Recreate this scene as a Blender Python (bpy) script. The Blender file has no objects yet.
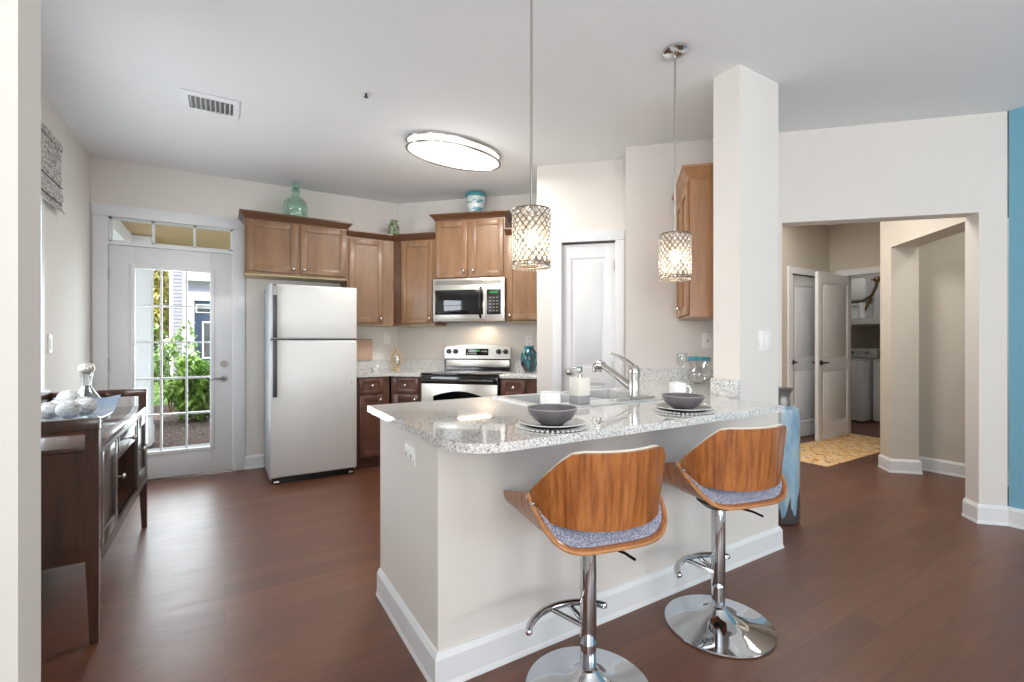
import bpy, bmesh, math, random
from math import sin, cos, pi, radians, sqrt
from mathutils import Vector, Matrix
SC = bpy.context.scene
COL = SC.collection
random.seed(7)

# ------------------------------------------------------------ camera, world, lights, exposure
cam_d = bpy.data.cameras.new('camera'); cam = bpy.data.objects.new('camera', cam_d); COL.objects.link(cam)
cam_d.sensor_width = 36.0; cam_d.lens = 470/1024*36.0; cam_d.clip_start = 0.05
cam_d.shift_y = -1/1024
cam.location = (0, 0, 1.225); cam.rotation_euler = (radians(90), 0, -radians(31.4))
SC.camera = cam
SC.view_settings.view_transform = 'Standard'; SC.view_settings.look = 'None'
SC.view_settings.gamma = 1.0; SC.view_settings.use_curve_mapping = False
SC.view_settings.exposure = 0.12
SC.cycles.use_denoising = True
SC.cycles.max_bounces = 10; SC.cycles.diffuse_bounces = 6; SC.cycles.glossy_bounces = 5
SC.cycles.transparent_max_bounces = 16; SC.cycles.transmission_bounces = 8
SC.cycles.caustics_reflective = False; SC.cycles.caustics_refractive = False
SC.cycles.sample_clamp_indirect = 6.0

world = bpy.data.worlds.new('sky'); SC.world = world; world.use_nodes = True
wn = world.node_tree.nodes; wl = world.node_tree.links
bg = wn['Background']; bg.inputs['Strength'].default_value = 2.1
bg.inputs['Color'].default_value = (0.86, 0.93, 1.0, 1)

def light(name, kind, loc, energy, color=(1, 1, 1), rot=(0, 0, 0), size=None, size_y=None, angle=None, radius=None):
    d = bpy.data.lights.new(name, kind); d.energy = energy; d.color = color
    if kind == 'AREA':
        d.shape = 'RECTANGLE'; d.size = size; d.size_y = size_y
    if angle is not None: d.angle = angle
    if radius is not None: d.shadow_soft_size = radius
    o = bpy.data.objects.new(name, d); COL.objects.link(o); o.location = loc; o.rotation_euler = rot
    return o
# sun over the roof, from behind the house
light('sun', 'SUN', (0, -5, 10), 5.0, (1, 0.95, 0.86), rot=Vector((0.15, -0.70, 0.95)).to_track_quat('Z', 'Y').to_euler(), angle=radians(2))
# daylight entering by the living room windows behind the camera and by the side window
light('daylight_rear_left', 'AREA', (0.35, -2.95, 1.25), 38, (0.98, 0.99, 1.0), rot=(radians(121), 0, 0), size=1.6, size_y=1.0)
light('daylight_rear_right', 'AREA', (3.0, -2.95, 1.25), 30, (0.98, 0.99, 1.0), rot=(radians(121), 0, 0), size=1.6, size_y=1.0)
light('daylight_left', 'AREA', (-0.90, -1.3, 1.62), 80, (0.98, 0.99, 1.0), rot=(0, -radians(105), 0), size=1.15, size_y=1.8)
light('hall_fill', 'AREA', (5.4, 2.7, 2.70), 5, (1, 0.95, 0.88), size=.5, size_y=.3)  # added fill that brightens the hallway, no ceiling fitting there
light('hall_entry_fill', 'AREA', (4.2, 2.25, 2.70), 26, (1, 0.96, 0.92), size=.7, size_y=.7)  # unseen fill added to lift the hallway column
light('passage_fill', 'AREA', (5.1, .8, 2.70), 9, (1, 0.96, 0.92), size=.4, size_y=.4)  # added fill for the dim side passage, not a real lamp
light('laundry_fill', 'AREA', (7.9, 3.2, 2.70), 5, (1, 0.95, 0.88), size=.5, size_y=.3)  # added fill inside the laundry closet, no lamp known there
light('daylight_side', 'AREA', (-1.0, 3.3, 1.5), 17, (0.9, 0.95, 1.0), rot=(0, -radians(90), 0), size=1.1, size_y=1.15)
light('daylight_front_door', 'AREA', (-0.37, 5.30, 1.05), 18, (0.9, 0.96, 1.0), rot=(-radians(90), 0, 0), size=.5, size_y=1.5)

# ------------------------------------------------------------ materials
def _mat(name):
    m = bpy.data.materials.new(name); m.use_nodes = True
    nt = m.node_tree; b = nt.nodes['Principled BSDF']
    return m, nt, b
def lin(c):
    f = lambda v: v/12.92 if v <= 0.04045 else ((v+0.055)/1.055)**2.4
    return tuple(f(v/255) for v in c)+(1,)
def coord(nt, scale=(1, 1, 1), rot=(0, 0, 0), kind='Object'):
    tc = nt.nodes.new('ShaderNodeTexCoord'); mp = nt.nodes.new('ShaderNodeMapping')
    mp.inputs['Scale'].default_value = scale; mp.inputs['Rotation'].default_value = rot
    nt.links.new(tc.outputs[kind], mp.inputs['Vector']); return mp.outputs['Vector']
def ramp(nt, fac, stops):
    r = nt.nodes.new('ShaderNodeValToRGB'); e = r.color_ramp.elements
    e[0].position, e[0].color = stops[0]; e[1].position, e[1].color = stops[-1]
    for p, c in stops[1:-1]:
        k = e.new(p); k.color = c
    nt.links.new(fac, r.inputs['Fac']); return r.outputs['Color']
def noise(nt, vec, scale, detail=4, rough=0.55):
    n = nt.nodes.new('ShaderNodeTexNoise'); n.inputs['Scale'].default_value = scale
    n.inputs['Detail'].default_value = detail; n.inputs['Roughness'].default_value = rough
    nt.links.new(vec, n.inputs['Vector']); return n.outputs['Fac']
def bump(nt, b, h, strength=0.1, dist=0.01):
    k = nt.nodes.new('ShaderNodeBump'); k.inputs['Strength'].default_value = strength; k.inputs['Distance'].default_value = dist
    nt.links.new(h, k.inputs['Height']); nt.links.new(k.outputs['Normal'], b.inputs['Normal'])
def plain(name, rgb, rough=0.5, metal=0.0, var=0.04, scale=6, bmp=0.0, coat=0.0, emit=None, es=0.0, spec=0.5):
    m, nt, b = _mat(name); c = lin(rgb); v = coord(nt)
    n = noise(nt, v, scale)
    lo = tuple(max(0, x*(1-var)) for x in c[:3])+(1,); hi = tuple(min(1, x*(1+var)) for x in c[:3])+(1,)
    nt.links.new(ramp(nt, n, [(0.3, lo), (0.7, hi)]), b.inputs['Base Color'])
    b.inputs['Roughness'].default_value = rough; b.inputs['Metallic'].default_value = metal
    b.inputs['Coat Weight'].default_value = coat; b.inputs['Specular IOR Level'].default_value = spec
    b.inputs['Coat Roughness'].default_value = 0.06
    if bmp: bump(nt, b, noise(nt, v, scale*20), bmp, 0.002)
    if emit:
        b.inputs['Emission Color'].default_value = lin(emit); b.inputs['Emission Strength'].default_value = es
    return m
def wood(name, dark, light_, axis='z', grain=22, rough=0.35, coat=0.15, stretch=14, contrast=(0.3, 0.7), fine=True):
    m, nt, b = _mat(name)
    s = {'x': (1/stretch, 1, 1), 'y': (1, 1/stretch, 1), 'z': (1, 1, 1/stretch)}[axis]
    v = coord(nt, s)
    n = noise(nt, v, grain, 6, 0.6); col = ramp(nt, n, [(contrast[0], lin(dark)), (contrast[1], lin(light_))])
    if fine:
        n2 = noise(nt, v, grain*6, 3); mx = nt.nodes.new('ShaderNodeMix'); mx.data_type = 'RGBA'; mx.blend_type = 'MULTIPLY'
        mx.inputs['Factor'].default_value = 0.35
        nt.links.new(col, mx.inputs['A']); nt.links.new(ramp(nt, n2, [(0.3, (0.6, 0.6, 0.6, 1)), (0.6, (1, 1, 1, 1))]), mx.inputs['B'])
        col = mx.outputs['Result']
    nt.links.new(col, b.inputs['Base Color']); b.inputs['Roughness'].default_value = rough
    b.inputs['Coat Weight'].default_value = coat; b.inputs['Coat Roughness'].default_value = 0.1
    return m
def glass(name, tint=(0.985, 1, 0.995), mixg=0.12, rough=0.0):
    m = bpy.data.materials.new(name); m.use_nodes = True; nt = m.node_tree; nt.nodes.clear()
    o = nt.nodes.new('ShaderNodeOutputMaterial'); t = nt.nodes.new('ShaderNodeBsdfTransparent'); g = nt.nodes.new('ShaderNodeBsdfGlossy')
    t.inputs['Color'].default_value = tint+(1,); g.inputs['Roughness'].default_value = rough
    x = nt.nodes.new('ShaderNodeMixShader'); f = nt.nodes.new('ShaderNodeLayerWeight'); f.inputs['Blend'].default_value = mixg*3
    mul = nt.nodes.new('ShaderNodeMath'); mul.operation = 'MULTIPLY_ADD'; mul.inputs[1].default_value = 0.7; mul.inputs[2].default_value = mixg*0.4
    nt.links.new(f.outputs['Facing'], mul.inputs[0]); nt.links.new(mul.outputs[0], x.inputs[0])
    nt.links.new(t.outputs[0], x.inputs[1]); nt.links.new(g.outputs[0], x.inputs[2]); nt.links.new(x.outputs[0], o.inputs['Surface'])
    return m

M = {}
M['wall'] = plain('wall_paint', (222, 217, 211), 0.85, var=0.015, scale=2, bmp=0.03)
M['hallwall'] = plain('hall_wall_paint', (205, 198, 186), 0.85, var=0.015, scale=2)
M['ceiling'] = plain('ceiling_paint', (230, 232, 233), 0.95, var=0.01, scale=2)
M['white'] = plain('white_trim_paint', (228, 230, 232), 0.45, var=0.01)
M['door'] = plain('white_door_paint', (224, 225, 226), 0.4, var=0.01)
M['teal'] = plain('teal_wall_paint', (116, 170, 192), 0.8, var=0.03, scale=1.5)
M['chrome'] = plain('chrome', (205, 208, 212), 0.06, 1.0, var=0.01)
M['nickel'] = plain('brushed_nickel', (196, 192, 186), 0.25, 1.0, var=0.03)
M['steel'] = plain('stainless_steel', (222, 217, 208), 0.34, 0.9, var=0.02, scale=3)
M['fridge'] = plain('fridge_silver_paint', (208, 208, 206), 0.42, 0.2, var=0.03, scale=2.2, coat=0.1)
M['fridgeside'] = plain('fridge_side_paint', (168, 174, 180), 0.5, 0.1, var=0.02)
M['black'] = plain('black_plastic', (22, 22, 24), 0.3, var=0.1)
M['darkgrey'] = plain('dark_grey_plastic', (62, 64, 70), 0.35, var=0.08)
M['blackglass'] = plain('black_glass', (12, 13, 15), 0.04, var=0.05, coat=1.0)
M['plate'] = plain('outlet_plastic', (236, 235, 230), 0.4, var=0.01)
M['slot'] = plain('outlet_slots', (120, 116, 110), 0.5)
M['ceramicgrey'] = plain('grey_glazed_ceramic', (104, 100, 104), 0.28, var=0.15, scale=20, coat=0.3)
M['plategrey'] = plain('grey_plate_ceramic', (150, 147, 146), 0.3, var=0.06, scale=14, coat=0.3)
M['ceramicwhite'] = plain('white_ceramic', (240, 240, 238), 0.2, var=0.01, coat=0.4)
M['charger'] = plain('ribbed_charger', (222, 220, 216), 0.4, 0.1, var=0.05)
M['glass'] = glass('clear_glass', (0.97, 0.985, 0.98), 0.2)
M['pane'] = glass('window_glass', (0.97, 0.99, 0.99), 0.03)
M['greenglass'] = glass('green_glass', (0.72, 0.92, 0.84), 0.12)
M['tealglass'] = glass('teal_glass', (0.05, 0.45, 0.52), 0.2)

M['satin'] = plain('satin_nickel', (150, 148, 144), 0.42, 0.9)
M['sink'] = plain('sink_steel', (222, 222, 222), 0.35, 0.6, var=0.02)
M['darknickel'] = plain('aged_nickel_wire', (150, 138, 124), 0.3, 0.9)
M['bronze'] = plain('dark_bronze', (70, 62, 54), 0.3, 0.8)
def mk_floor():
    m, nt, b = _mat('dark_plank_floor')
    v = coord(nt)
    br = nt.nodes.new('ShaderNodeTexBrick'); nt.links.new(v, br.inputs['Vector'])
    br.inputs['Scale'].default_value = 1.0; br.inputs['Brick Width'].default_value = 1.2; br.inputs['Row Height'].default_value = 0.125
    br.inputs['Mortar Size'].default_value = 0.0013; br.inputs['Bias'].default_value = 0.0
    br.inputs['Color1'].default_value = lin((110, 69, 49)); br.inputs['Color2'].default_value = lin((94, 58, 41)); br.inputs['Mortar'].default_value = lin((72, 46, 34))
    br.offset = 0.37
    v2 = coord(nt, (1/9, 1, 1)); n = noise(nt, v2, 26, 8, 0.65)
    c2 = ramp(nt, n, [(0.25, (0.62, 0.6, 0.58, 1)), (0.5, (0.95, 0.93, 0.92, 1)), (0.75, (1.3, 1.24, 1.18, 1))])
    mx = nt.nodes.new('ShaderNodeMix'); mx.data_type = 'RGBA'; mx.blend_type = 'MULTIPLY'; mx.inputs['Factor'].default_value = 0.55
    nt.links.new(br.outputs['Color'], mx.inputs['A']); nt.links.new(c2, mx.inputs['B']); nt.links.new(mx.outputs['Result'], b.inputs['Base Color'])
    rn = noise(nt, v2, 30, 3); mr = nt.nodes.new('ShaderNodeMapRange'); mr.inputs['To Min'].default_value = 0.30; mr.inputs['To Max'].default_value = 0.46; b.inputs['Specular IOR Level'].default_value = 0.75
    nt.links.new(rn, mr.inputs['Value']); nt.links.new(mr.outputs['Result'], b.inputs['Roughness'])
    bump(nt, b, n, 0.08, 0.003)
    return m
M['floor'] = mk_floor()
def mk_granite(name='speckled_grey_granite', rough=.06, coat=.45):
    m, nt, b = _mat(name)
    v = coord(nt)
    n1 = noise(nt, v, 110, 3, 0.7); n2 = noise(nt, v, 260, 2, 0.6); n3 = noise(nt, v, 9, 3)
    base = ramp(nt, n1, [(0.36, lin((140, 138, 141))), (0.45, lin((214, 213, 210))), (0.58, lin((236, 235, 232)))])
    sp = ramp(nt, n2, [(0.38, lin((110, 108, 112))), (0.45, (1, 1, 1, 1))])
    mx = nt.nodes.new('ShaderNodeMix'); mx.data_type = 'RGBA'; mx.blend_type = 'MULTIPLY'; mx.inputs['Factor'].default_value = 0.75
    nt.links.new(base, mx.inputs['A']); nt.links.new(sp, mx.inputs['B'])
    mx2 = nt.nodes.new('ShaderNodeMix'); mx2.data_type = 'RGBA'; mx2.blend_type = 'MULTIPLY'; mx2.inputs['Factor'].default_value = 0.3
    nt.links.new(mx.outputs['Result'], mx2.inputs['A']); nt.links.new(ramp(nt, n3, [(0.3, (0.8, 0.79, 0.78, 1)), (0.7, (1, 1, 1, 1))]), mx2.inputs['B'])
    nt.links.new(mx2.outputs['Result'], b.inputs['Base Color'])
    b.inputs['Roughness'].default_value = rough; b.inputs['Coat Weight'].default_value = coat; b.inputs['Coat Roughness'].default_value = 0.03
    return m
M['granite'] = mk_granite(); M['granitesplash'] = mk_granite('honed_grey_granite', .4, 0.0)
M['cabinet'] = wood('maple_cabinet_stain', (116, 84, 58), (148, 112, 79), 'z', 9, 0.38, 0.15, 6, (0.25, 0.75))
M['cabinetdark'] = wood('cabinet_crown_stain', (78, 50, 32), (104, 70, 46), 'x', 9, 0.38, 0.15, 6)
M['basecab'] = wood('shaded_base_cabinet_stain', (84, 54, 42), (110, 74, 58), 'z', 9, 0.38, 0.15, 6)  # same wood as the upper cabinets, shade darkened into the colour
M['cabbottom'] = plain('cabinet_underside', (196, 178, 140), 0.6, var=0.05)
M['cabgap'] = plain('dark_gap', (46, 28, 18), 0.7)
M['stoolwood'] = wood('walnut_ply_veneer', (118, 66, 30), (182, 114, 60), 'z', 60, 0.3, 0.35, 26, (0.3, 0.7))
M['plyedge'] = wood('pale_ply_edge', (150, 96, 56), (196, 140, 90), 'x', 30, 0.5, 0.0, 6)
M['espresso'] = wood('espresso_wood', (60, 41, 33), (88, 62, 50), 'z', 16, 0.25, 0.35, 10)
M['espressotop'] = wood('espresso_wood_top', (50, 33, 27), (84, 55, 42), 'y', 16, 0.16, 0.5, 10)
M['espressofront'] = wood('espresso_wood_front', (62, 52, 49), (84, 72, 67), 'z', 16, 0.4, 0.2, 10)
def mk_tweed():
    m, nt, b = _mat('blue_grey_tweed')
    v = coord(nt); n = noise(nt, v, 330, 3, 0.7)
    nt.links.new(ramp(nt, n, [(0.36, lin((56, 62, 88))), (0.48, lin((114, 120, 146))), (0.6, lin((200, 196, 198)))]), b.inputs['Base Color'])
    b.inputs['Roughness'].default_value = 0.95; b.inputs['Specular IOR Level'].default_value = 0.1
    bump(nt, b, n, 0.5, 0.002); return m
M['fabric'] = mk_tweed()
def mk_speck(name, stops, scale, rough=0.5, stretch=(1, 1, 1), det=5, coat=0.0, bm_=0.0):
    m, nt, b = _mat(name); v = coord(nt, stretch); n = noise(nt, v, scale, det, 0.62)
    nt.links.new(ramp(nt, n, [(p, lin(c)) for p, c in stops]), b.inputs['Base Color'])
    b.inputs['Roughness'].default_value = rough; b.inputs['Coat Weight'].default_value = coat
    if bm_: bump(nt, b, n, bm_, 0.01)
    return m
M['rug'] = mk_speck('faded_orange_rug', [(0.34, (110, 70, 62)), (0.41, (206, 150, 104)), (0.48, (224, 184, 112)), (0.55, (232, 208, 172)), (0.64, (160, 104, 76))], 11, 0.95, (1.3, 0.9, 1), 9)
M['blind'] = mk_speck('grey_woven_blind', [(0.38, (110, 106, 104)), (0.5, (178, 174, 170)), (0.6, (214, 210, 206))], 26, 0.9, (1, 1, 5), 6)
M['mulch'] = mk_speck('brown_mulch', [(0.35, (46, 34, 30)), (0.5, (104, 84, 76)), (0.65, (150, 132, 124))], 22, 0.95, (1, 1, 1), 8, 0, 0.6)
M['concrete'] = mk_speck('porch_concrete', [(0.3, (196, 196, 196)), (0.7, (216, 216, 214))], 3, 0.9)
M['lawn'] = mk_speck('lawn_grass', [(0.3, (70, 104, 44)), (0.7, (120, 150, 70))], 6, 0.95)
M['tealglaze'] = mk_speck('teal_and_brown_glaze', [(0.40, (58, 40, 38)), (0.50, (30, 66, 78)), (0.58, (36, 120, 134)), (0.70, (110, 160, 168))], 14, 0.15, (1, 1, 0.6), 5, 0.6)
M['bluewhite'] = mk_speck('swirled_white_and_teal_glaze', [(0.40, (92, 150, 158)), (0.46, (196, 214, 214)), (0.6, (226, 230, 228))], 14, 0.2, (0.5, 0.5, 1.5), 2, 0.5)
M['bluewhiterim'] = plain('teal_rim_glaze', (70, 146, 158), 0.2, coat=0.4)
M['twine'] = mk_speck('pale_twine_wrap', [(0.35, (160, 160, 164)), (0.5, (206, 206, 206)), (0.65, (226, 224, 220))], 60, 0.95, (1, 1, 4), 4, 0, 0.6)
M['jade'] = mk_speck('patterned_green_jar', [(0.38, (64, 84, 70)), (0.5, (120, 136, 108)), (0.62, (160, 164, 132))], 40, 0.3, (1, 1, 1), 2, 0.3)
M['bluetray'] = plain('blue_grey_glazed_tray', (126, 140, 158), 0.15, 0.3, var=0.1, coat=0.5)
M['greydecanter'] = glass('smoky_glass', (0.45, 0.50, 0.55), 0.25)
M['pearl'] = plain('pearly_stopper', (206, 202, 192), 0.15, 0.5, var=0.1)
M['goldwood'] = plain('carved_gold_wood', (190, 160, 112), 0.45, 0.1, var=0.2, scale=30)
M['board'] = plain('tan_cutting_board', (198, 168, 146), 0.6, var=0.05)
M['siding'] = plain('lilac_grey_siding', (164, 158, 174), 0.8)
M['navy'] = plain('navy_door_paint', (52, 66, 92), 0.4)
M['tan'] = plain('tan_porch_boards', (190, 162, 124), 0.7, var=0.08, scale=4)
M['diffuser'] = plain('lamp_diffuser', (250, 250, 245), 0.4, emit=(255, 250, 240), es=2.4)
M['bulb'] = plain('bulb_glass', (255, 250, 240), 0.4, emit=(255, 226, 186), es=9.0)
M['clock'] = plain('green_clock_display', (20, 60, 30), 0.3, emit=(60, 230, 110), es=0.35)
M['washer'] = plain('white_appliance_enamel', (222, 224, 226), 0.3, var=0.01)
M['copper'] = plain('brass_pipe', (120, 96, 60), 0.35, 0.8)

def mk_vase():   # tall floor vase: pale blue over a jagged dark band at the foot
    m, nt, b = _mat('pale_blue_and_charcoal_glaze')
    tc = nt.nodes.new('ShaderNodeTexCoord'); sx = nt.nodes.new('ShaderNodeSeparateXYZ'); nt.links.new(tc.outputs['Object'], sx.inputs[0])
    v = coord(nt, (1, 1, 0.15)); n = noise(nt, v, 16, 2)
    a = nt.nodes.new('ShaderNodeMath'); a.operation = 'MULTIPLY_ADD'; a.inputs[1].default_value = -0.7; nt.links.new(n, a.inputs[0]); nt.links.new(sx.outputs['Z'], a.inputs[2])
    dark = ramp(nt, a.outputs[0], [(0.0, (0, 0, 0, 1)), (-0.0 + 0.02, (1, 1, 1, 1))])
    a.inputs[1].default_value = -0.9
    ad = nt.nodes.new('ShaderNodeMath'); ad.operation = 'ADD'; ad.inputs[1].default_value = 0.28; nt.links.new(a.outputs[0], ad.inputs[0])
    dark = ramp(nt, ad.outputs[0], [(0.0, (0, 0, 0, 1)), (0.02, (1, 1, 1, 1))])
    v3 = coord(nt, (1, 1, 0.3)); c = ramp(nt, noise(nt, v3, 14, 5), [(0.35, lin((116, 146, 168))), (0.55, lin((150, 180, 198))), (0.68, lin((176, 178, 160)))])
    mx = nt.nodes.new('ShaderNodeMix'); mx.data_type = 'RGBA'; nt.links.new(dark, mx.inputs['Factor'])
    mx.inputs['A'].default_value = lin((70, 64, 64)); nt.links.new(c, mx.inputs['B']); nt.links.new(mx.outputs['Result'], b.inputs['Base Color'])
    b.inputs['Roughness'].default_value = 0.28; b.inputs['Coat Weight'].default_value = 0.3
    return m
M['floorvase'] = mk_vase()
def mk_leaf(name, lo, hi):
    m, nt, b = _mat(name); v = coord(nt); n = noise(nt, v, 5, 3)
    nt.links.new(ramp(nt, n, [(0.3, lin(lo)), (0.7, lin(hi))]), b.inputs['Base Color'])
    b.inputs['Roughness'].default_value = 0.5
    return m
M['leaf'] = mk_leaf('bright_green_leaves', (96, 140, 50), (168, 200, 96))
M['leafpale'] = mk_leaf('pale_green_leaves', (110, 150, 80), (190, 212, 140))
M['leafdark'] = mk_leaf('dark_green_leaves', (48, 74, 50), (96, 124, 78))
M['leafyellow'] = mk_leaf('yellow_tree_leaves', (206, 196, 96), (250, 240, 170))
M['bark'] = plain('bark', (90, 72, 60), 0.9)
def mk_crystal():
    m = bpy.data.materials.new('lit_crystal_beads'); m.use_nodes = True; nt = m.node_tree; nt.nodes.clear()
    o = nt.nodes.new('ShaderNodeOutputMaterial'); t = nt.nodes.new('ShaderNodeBsdfTranslucent'); g = nt.nodes.new('ShaderNodeBsdfGlossy'); tr = nt.nodes.new('ShaderNodeBsdfTransparent')
    t.inputs['Color'].default_value = (1, 0.96, 0.9, 1); g.inputs['Roughness'].default_value = 0.1
    a = nt.nodes.new('ShaderNodeMixShader'); a.inputs[0].default_value = 0.3; c = nt.nodes.new('ShaderNodeMixShader'); c.inputs[0].default_value = 0.25
    nt.links.new(t.outputs[0], a.inputs[1]); nt.links.new(g.outputs[0], a.inputs[2])
    nt.links.new(a.outputs[0], c.inputs[1]); nt.links.new(tr.outputs[0], c.inputs[2]); nt.links.new(c.outputs[0], o.inputs['Surface'])
    return m
M['crystal'] = mk_crystal()

# ------------------------------------------------------------ mesh helpers
class MB:
    def __init__(s): s.bm = bmesh.new(); s.M = Matrix.Identity(4)
    def _add(s, tmp):
        me = bpy.data.meshes.new('t'); tmp.to_mesh(me); tmp.free()
        me.transform(s.M); s.bm.from_mesh(me); bpy.data.meshes.remove(me); return s
    def box(s, x0, x1, y0, y1, z0, z1, bev=0.0, seg=2):
        t = bmesh.new(); bmesh.ops.create_cube(t, size=1)
        bmesh.ops.scale(t, vec=(abs(x1-x0), abs(y1-y0), abs(z1-z0)), verts=t.verts)
        bmesh.ops.translate(t, vec=((x0+x1)/2, (y0+y1)/2, (z0+z1)/2), verts=t.verts)
        if bev: bmesh.ops.bevel(t, geom=t.edges[:], offset=bev, segments=seg, affect='EDGES', profile=0.5)
        return s._add(t)
    def prism(s, poly, z0, z1, bev=0.0, holes=()):
        t = bmesh.new(); edges = []
        for loop in [poly]+list(holes):
            vs = [t.verts.new((p[0], p[1], z0)) for p in loop]
            for i in range(len(vs)): edges.append(t.edges.new((vs[i], vs[(i+1) % len(vs)])))
        if holes: bmesh.ops.triangle_fill(t, use_beauty=True, edges=edges)
        else: t.faces.new(t.verts[:])
        r = bmesh.ops.extrude_face_region(t, geom=t.faces[:])
        bmesh.ops.translate(t, vec=(0, 0, z1-z0), verts=[v for v in r['geom'] if isinstance(v, bmesh.types.BMVert)])
        bmesh.ops.recalc_face_normals(t, faces=t.faces)
        return s._add(t)
    def frustum(s, r0, z0, r1, z1):   # rectangles (x0,x1,y0,y1) at two heights
        t = bmesh.new()
        f = lambda r, z: [t.verts.new(p) for p in ((r[0], r[2], z), (r[1], r[2], z), (r[1], r[3], z), (r[0], r[3], z))]
        a = f(r0, z0); b = f(r1, z1); t.faces.new(a[::-1]); t.faces.new(b)
        for i in range(4): t.faces.new((a[i], a[(i+1) % 4], b[(i+1) % 4], b[i]))
        return s._add(t)
    def lathe(s, prof, c=(0, 0, 0), n=32, sx=1.0, sy=1.0, closed=False):
        t = bmesh.new(); rings = []
        for r, z in prof:
            if r < 1e-6: rings.append([t.verts.new((c[0], c[1], c[2]+z))])
            else: rings.append([t.verts.new((c[0]+r*sx*cos(2*pi*k/n), c[1]+r*sy*sin(2*pi*k/n), c[2]+z)) for k in range(n)])
        for a, b in zip(rings, rings[1:]):
            for k in range(n):
                k2 = (k+1) % n
                if len(a) == 1 and len(b) == 1: continue
                if len(a) == 1: t.faces.new((a[0], b[k], b[k2]))
                elif len(b) == 1: t.faces.new((a[k], b[0], a[k2]))
                else: t.faces.new((a[k], a[k2], b[k2], b[k]))
        bmesh.ops.recalc_face_normals(t, faces=t.faces)
        return s._add(t)
    def tube(s, pts, r, n=12, cap=True, closed=False):
        pts = [Vector(p) for p in pts]; rr = r if isinstance(r, (list, tuple)) else [r]*len(pts)
        t = bmesh.new(); rings = []; up = None; N = len(pts)
        for i, p in enumerate(pts):
            d = (pts[(i+1) % N]-pts[i-1]) if closed else (pts[min(i+1, N-1)]-pts[max(i-1, 0)])
            d.normalize()
            if up is None: up = Vector((0, 0, 1)) if abs(d.z) < 0.9 else Vector((1, 0, 0))
            a = d.cross(up)
            if a.length < 1e-4: a = d.orthogonal()
            a.normalize(); b = a.cross(d).normalized(); up = b
            rings.append([t.verts.new(p+(a*cos(2*pi*k/n)+b*sin(2*pi*k/n))*rr[i]) for k in range(n)])
        m = N if closed else N-1
        for i in range(m):
            A, B = rings[i], rings[(i+1) % N]
            for k in range(n): t.faces.new((A[k], A[(k+1) % n], B[(k+1) % n], B[k]))
        if cap and not closed:
            t.faces.new(rings[0][::-1]); t.faces.new(rings[-1])
        bmesh.ops.recalc_face_normals(t, faces=t.faces)
        return s._add(t)
    def cyl(s, p0, p1, r, n=20): return s.tube([p0, p1], r, n)
    def ball(s, c, r, sx=1, sy=1, sz=1, n=16):
        t = bmesh.new(); bmesh.ops.create_uvsphere(t, u_segments=n, v_segments=max(6, n//2), radius=r)
        bmesh.ops.scale(t, vec=(sx, sy, sz), verts=t.verts); bmesh.ops.translate(t, vec=c, verts=t.verts); return s._add(t)
    def grid(s, fn, nu, nv, thick=0.0):
        t = bmesh.new(); V = [[t.verts.new(fn(i/nu, j/nv)) for j in range(nv+1)] for i in range(nu+1)]
        for i in range(nu):
            for j in range(nv): t.faces.new((V[i][j], V[i+1][j], V[i+1][j+1], V[i][j+1]))
        if thick: bmesh.ops.recalc_face_normals(t, faces=t.faces); bmesh.ops.solidify(t, geom=t.faces[:], thickness=thick)
        return s._add(t)
    def build(s, name, m, parent=None, smooth=True, angle=35):
        me = bpy.data.meshes.new(name); s.bm.to_mesh(me); s.bm.free()
        o = bpy.data.objects.new(name, me); COL.objects.link(o)
        me.materials.append(m if not isinstance(m, str) else M[m])
        if smooth:
            me.polygons.foreach_set('use_smooth', [True]*len(me.polygons)); me.set_sharp_from_angle(angle=radians(angle))
        if parent is not None: o.parent = parent
        return o
def thing(name, label, cat, loc=(0, 0, 0), rz=0.0, group=None):
    o = bpy.data.objects.new(name, None); COL.objects.link(o); o.empty_display_size = 0.1
    o.location = loc; o.rotation_euler = (0, 0, rz); o['label'] = label; o['category'] = cat
    if group: o['group'] = group
    return o
def tag(o, label, cat, group=None, loc=None, rz=None):
    o['label'] = label; o['category'] = cat
    if group: o['group'] = group
    if loc is not None: o.location = loc
    if rz is not None: o.rotation_euler = (0, 0, rz)
    return o
def struct(o, label=None, rz=None):
    o['kind'] = 'structure'
    if label: o['label'] = label
    if rz is not None: o.rotation_euler = (0, 0, rz)
    return o
def sthing(name, label, cat='door', loc=(0, 0, 0), rz=0):
    o = thing(name, label, cat, loc, rz); o['kind'] = 'structure'; return o
def boxobj(name, m, *a, parent=None, bev=0.0): return MB().box(*a, bev=bev).build(name, m, parent)
DG = -pi/4                      # the walls that run diagonally: local x = (1,-1)/sqrt2, local y = (1,1)/sqrt2
def P(s, t, z=0): return ((s+t)/sqrt(2), (t-s)/sqrt(2), z)

# ------------------------------------------------------------ room shell
H = 2.74; XL = -0.95; YA = 5.13; TB = 4.78; TP = 4.038; TN = 3.797; XT = 4.42
struct(boxobj('floor', 'floor', XL-.12, 10.2, -3.2, YA+.1, -.12, 0), 'dark brown plank floor')
struct(boxobj('ceiling', 'ceiling', XL-.12, 10.2, -3.2, YA+.12, H, H+.15), 'flat pale grey ceiling')
# left wall with its window opening
WY0, WY1, WZ0, WZ1 = 2.55, 3.93, 0.92, 2.10
b = MB(); b.box(XL-.12, XL, -3.2, -2.3, 0, H); b.box(XL-.12, XL, -.3, WY0, 0, H); b.box(XL-.12, XL, -2.3, -.3, 0, .95); b.box(XL-.12, XL, -2.3, -.3, 2.3, H); b.box(XL-.12, XL, WY1, YA, 0, H); b.box(XL-.12, XL, WY0, WY1, 0, WZ0); b.box(XL-.12, XL, WY0, WY1, WZ1, H)
struct(b.build('wall_left', 'wall'), 'off white left wall with a window')
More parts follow.
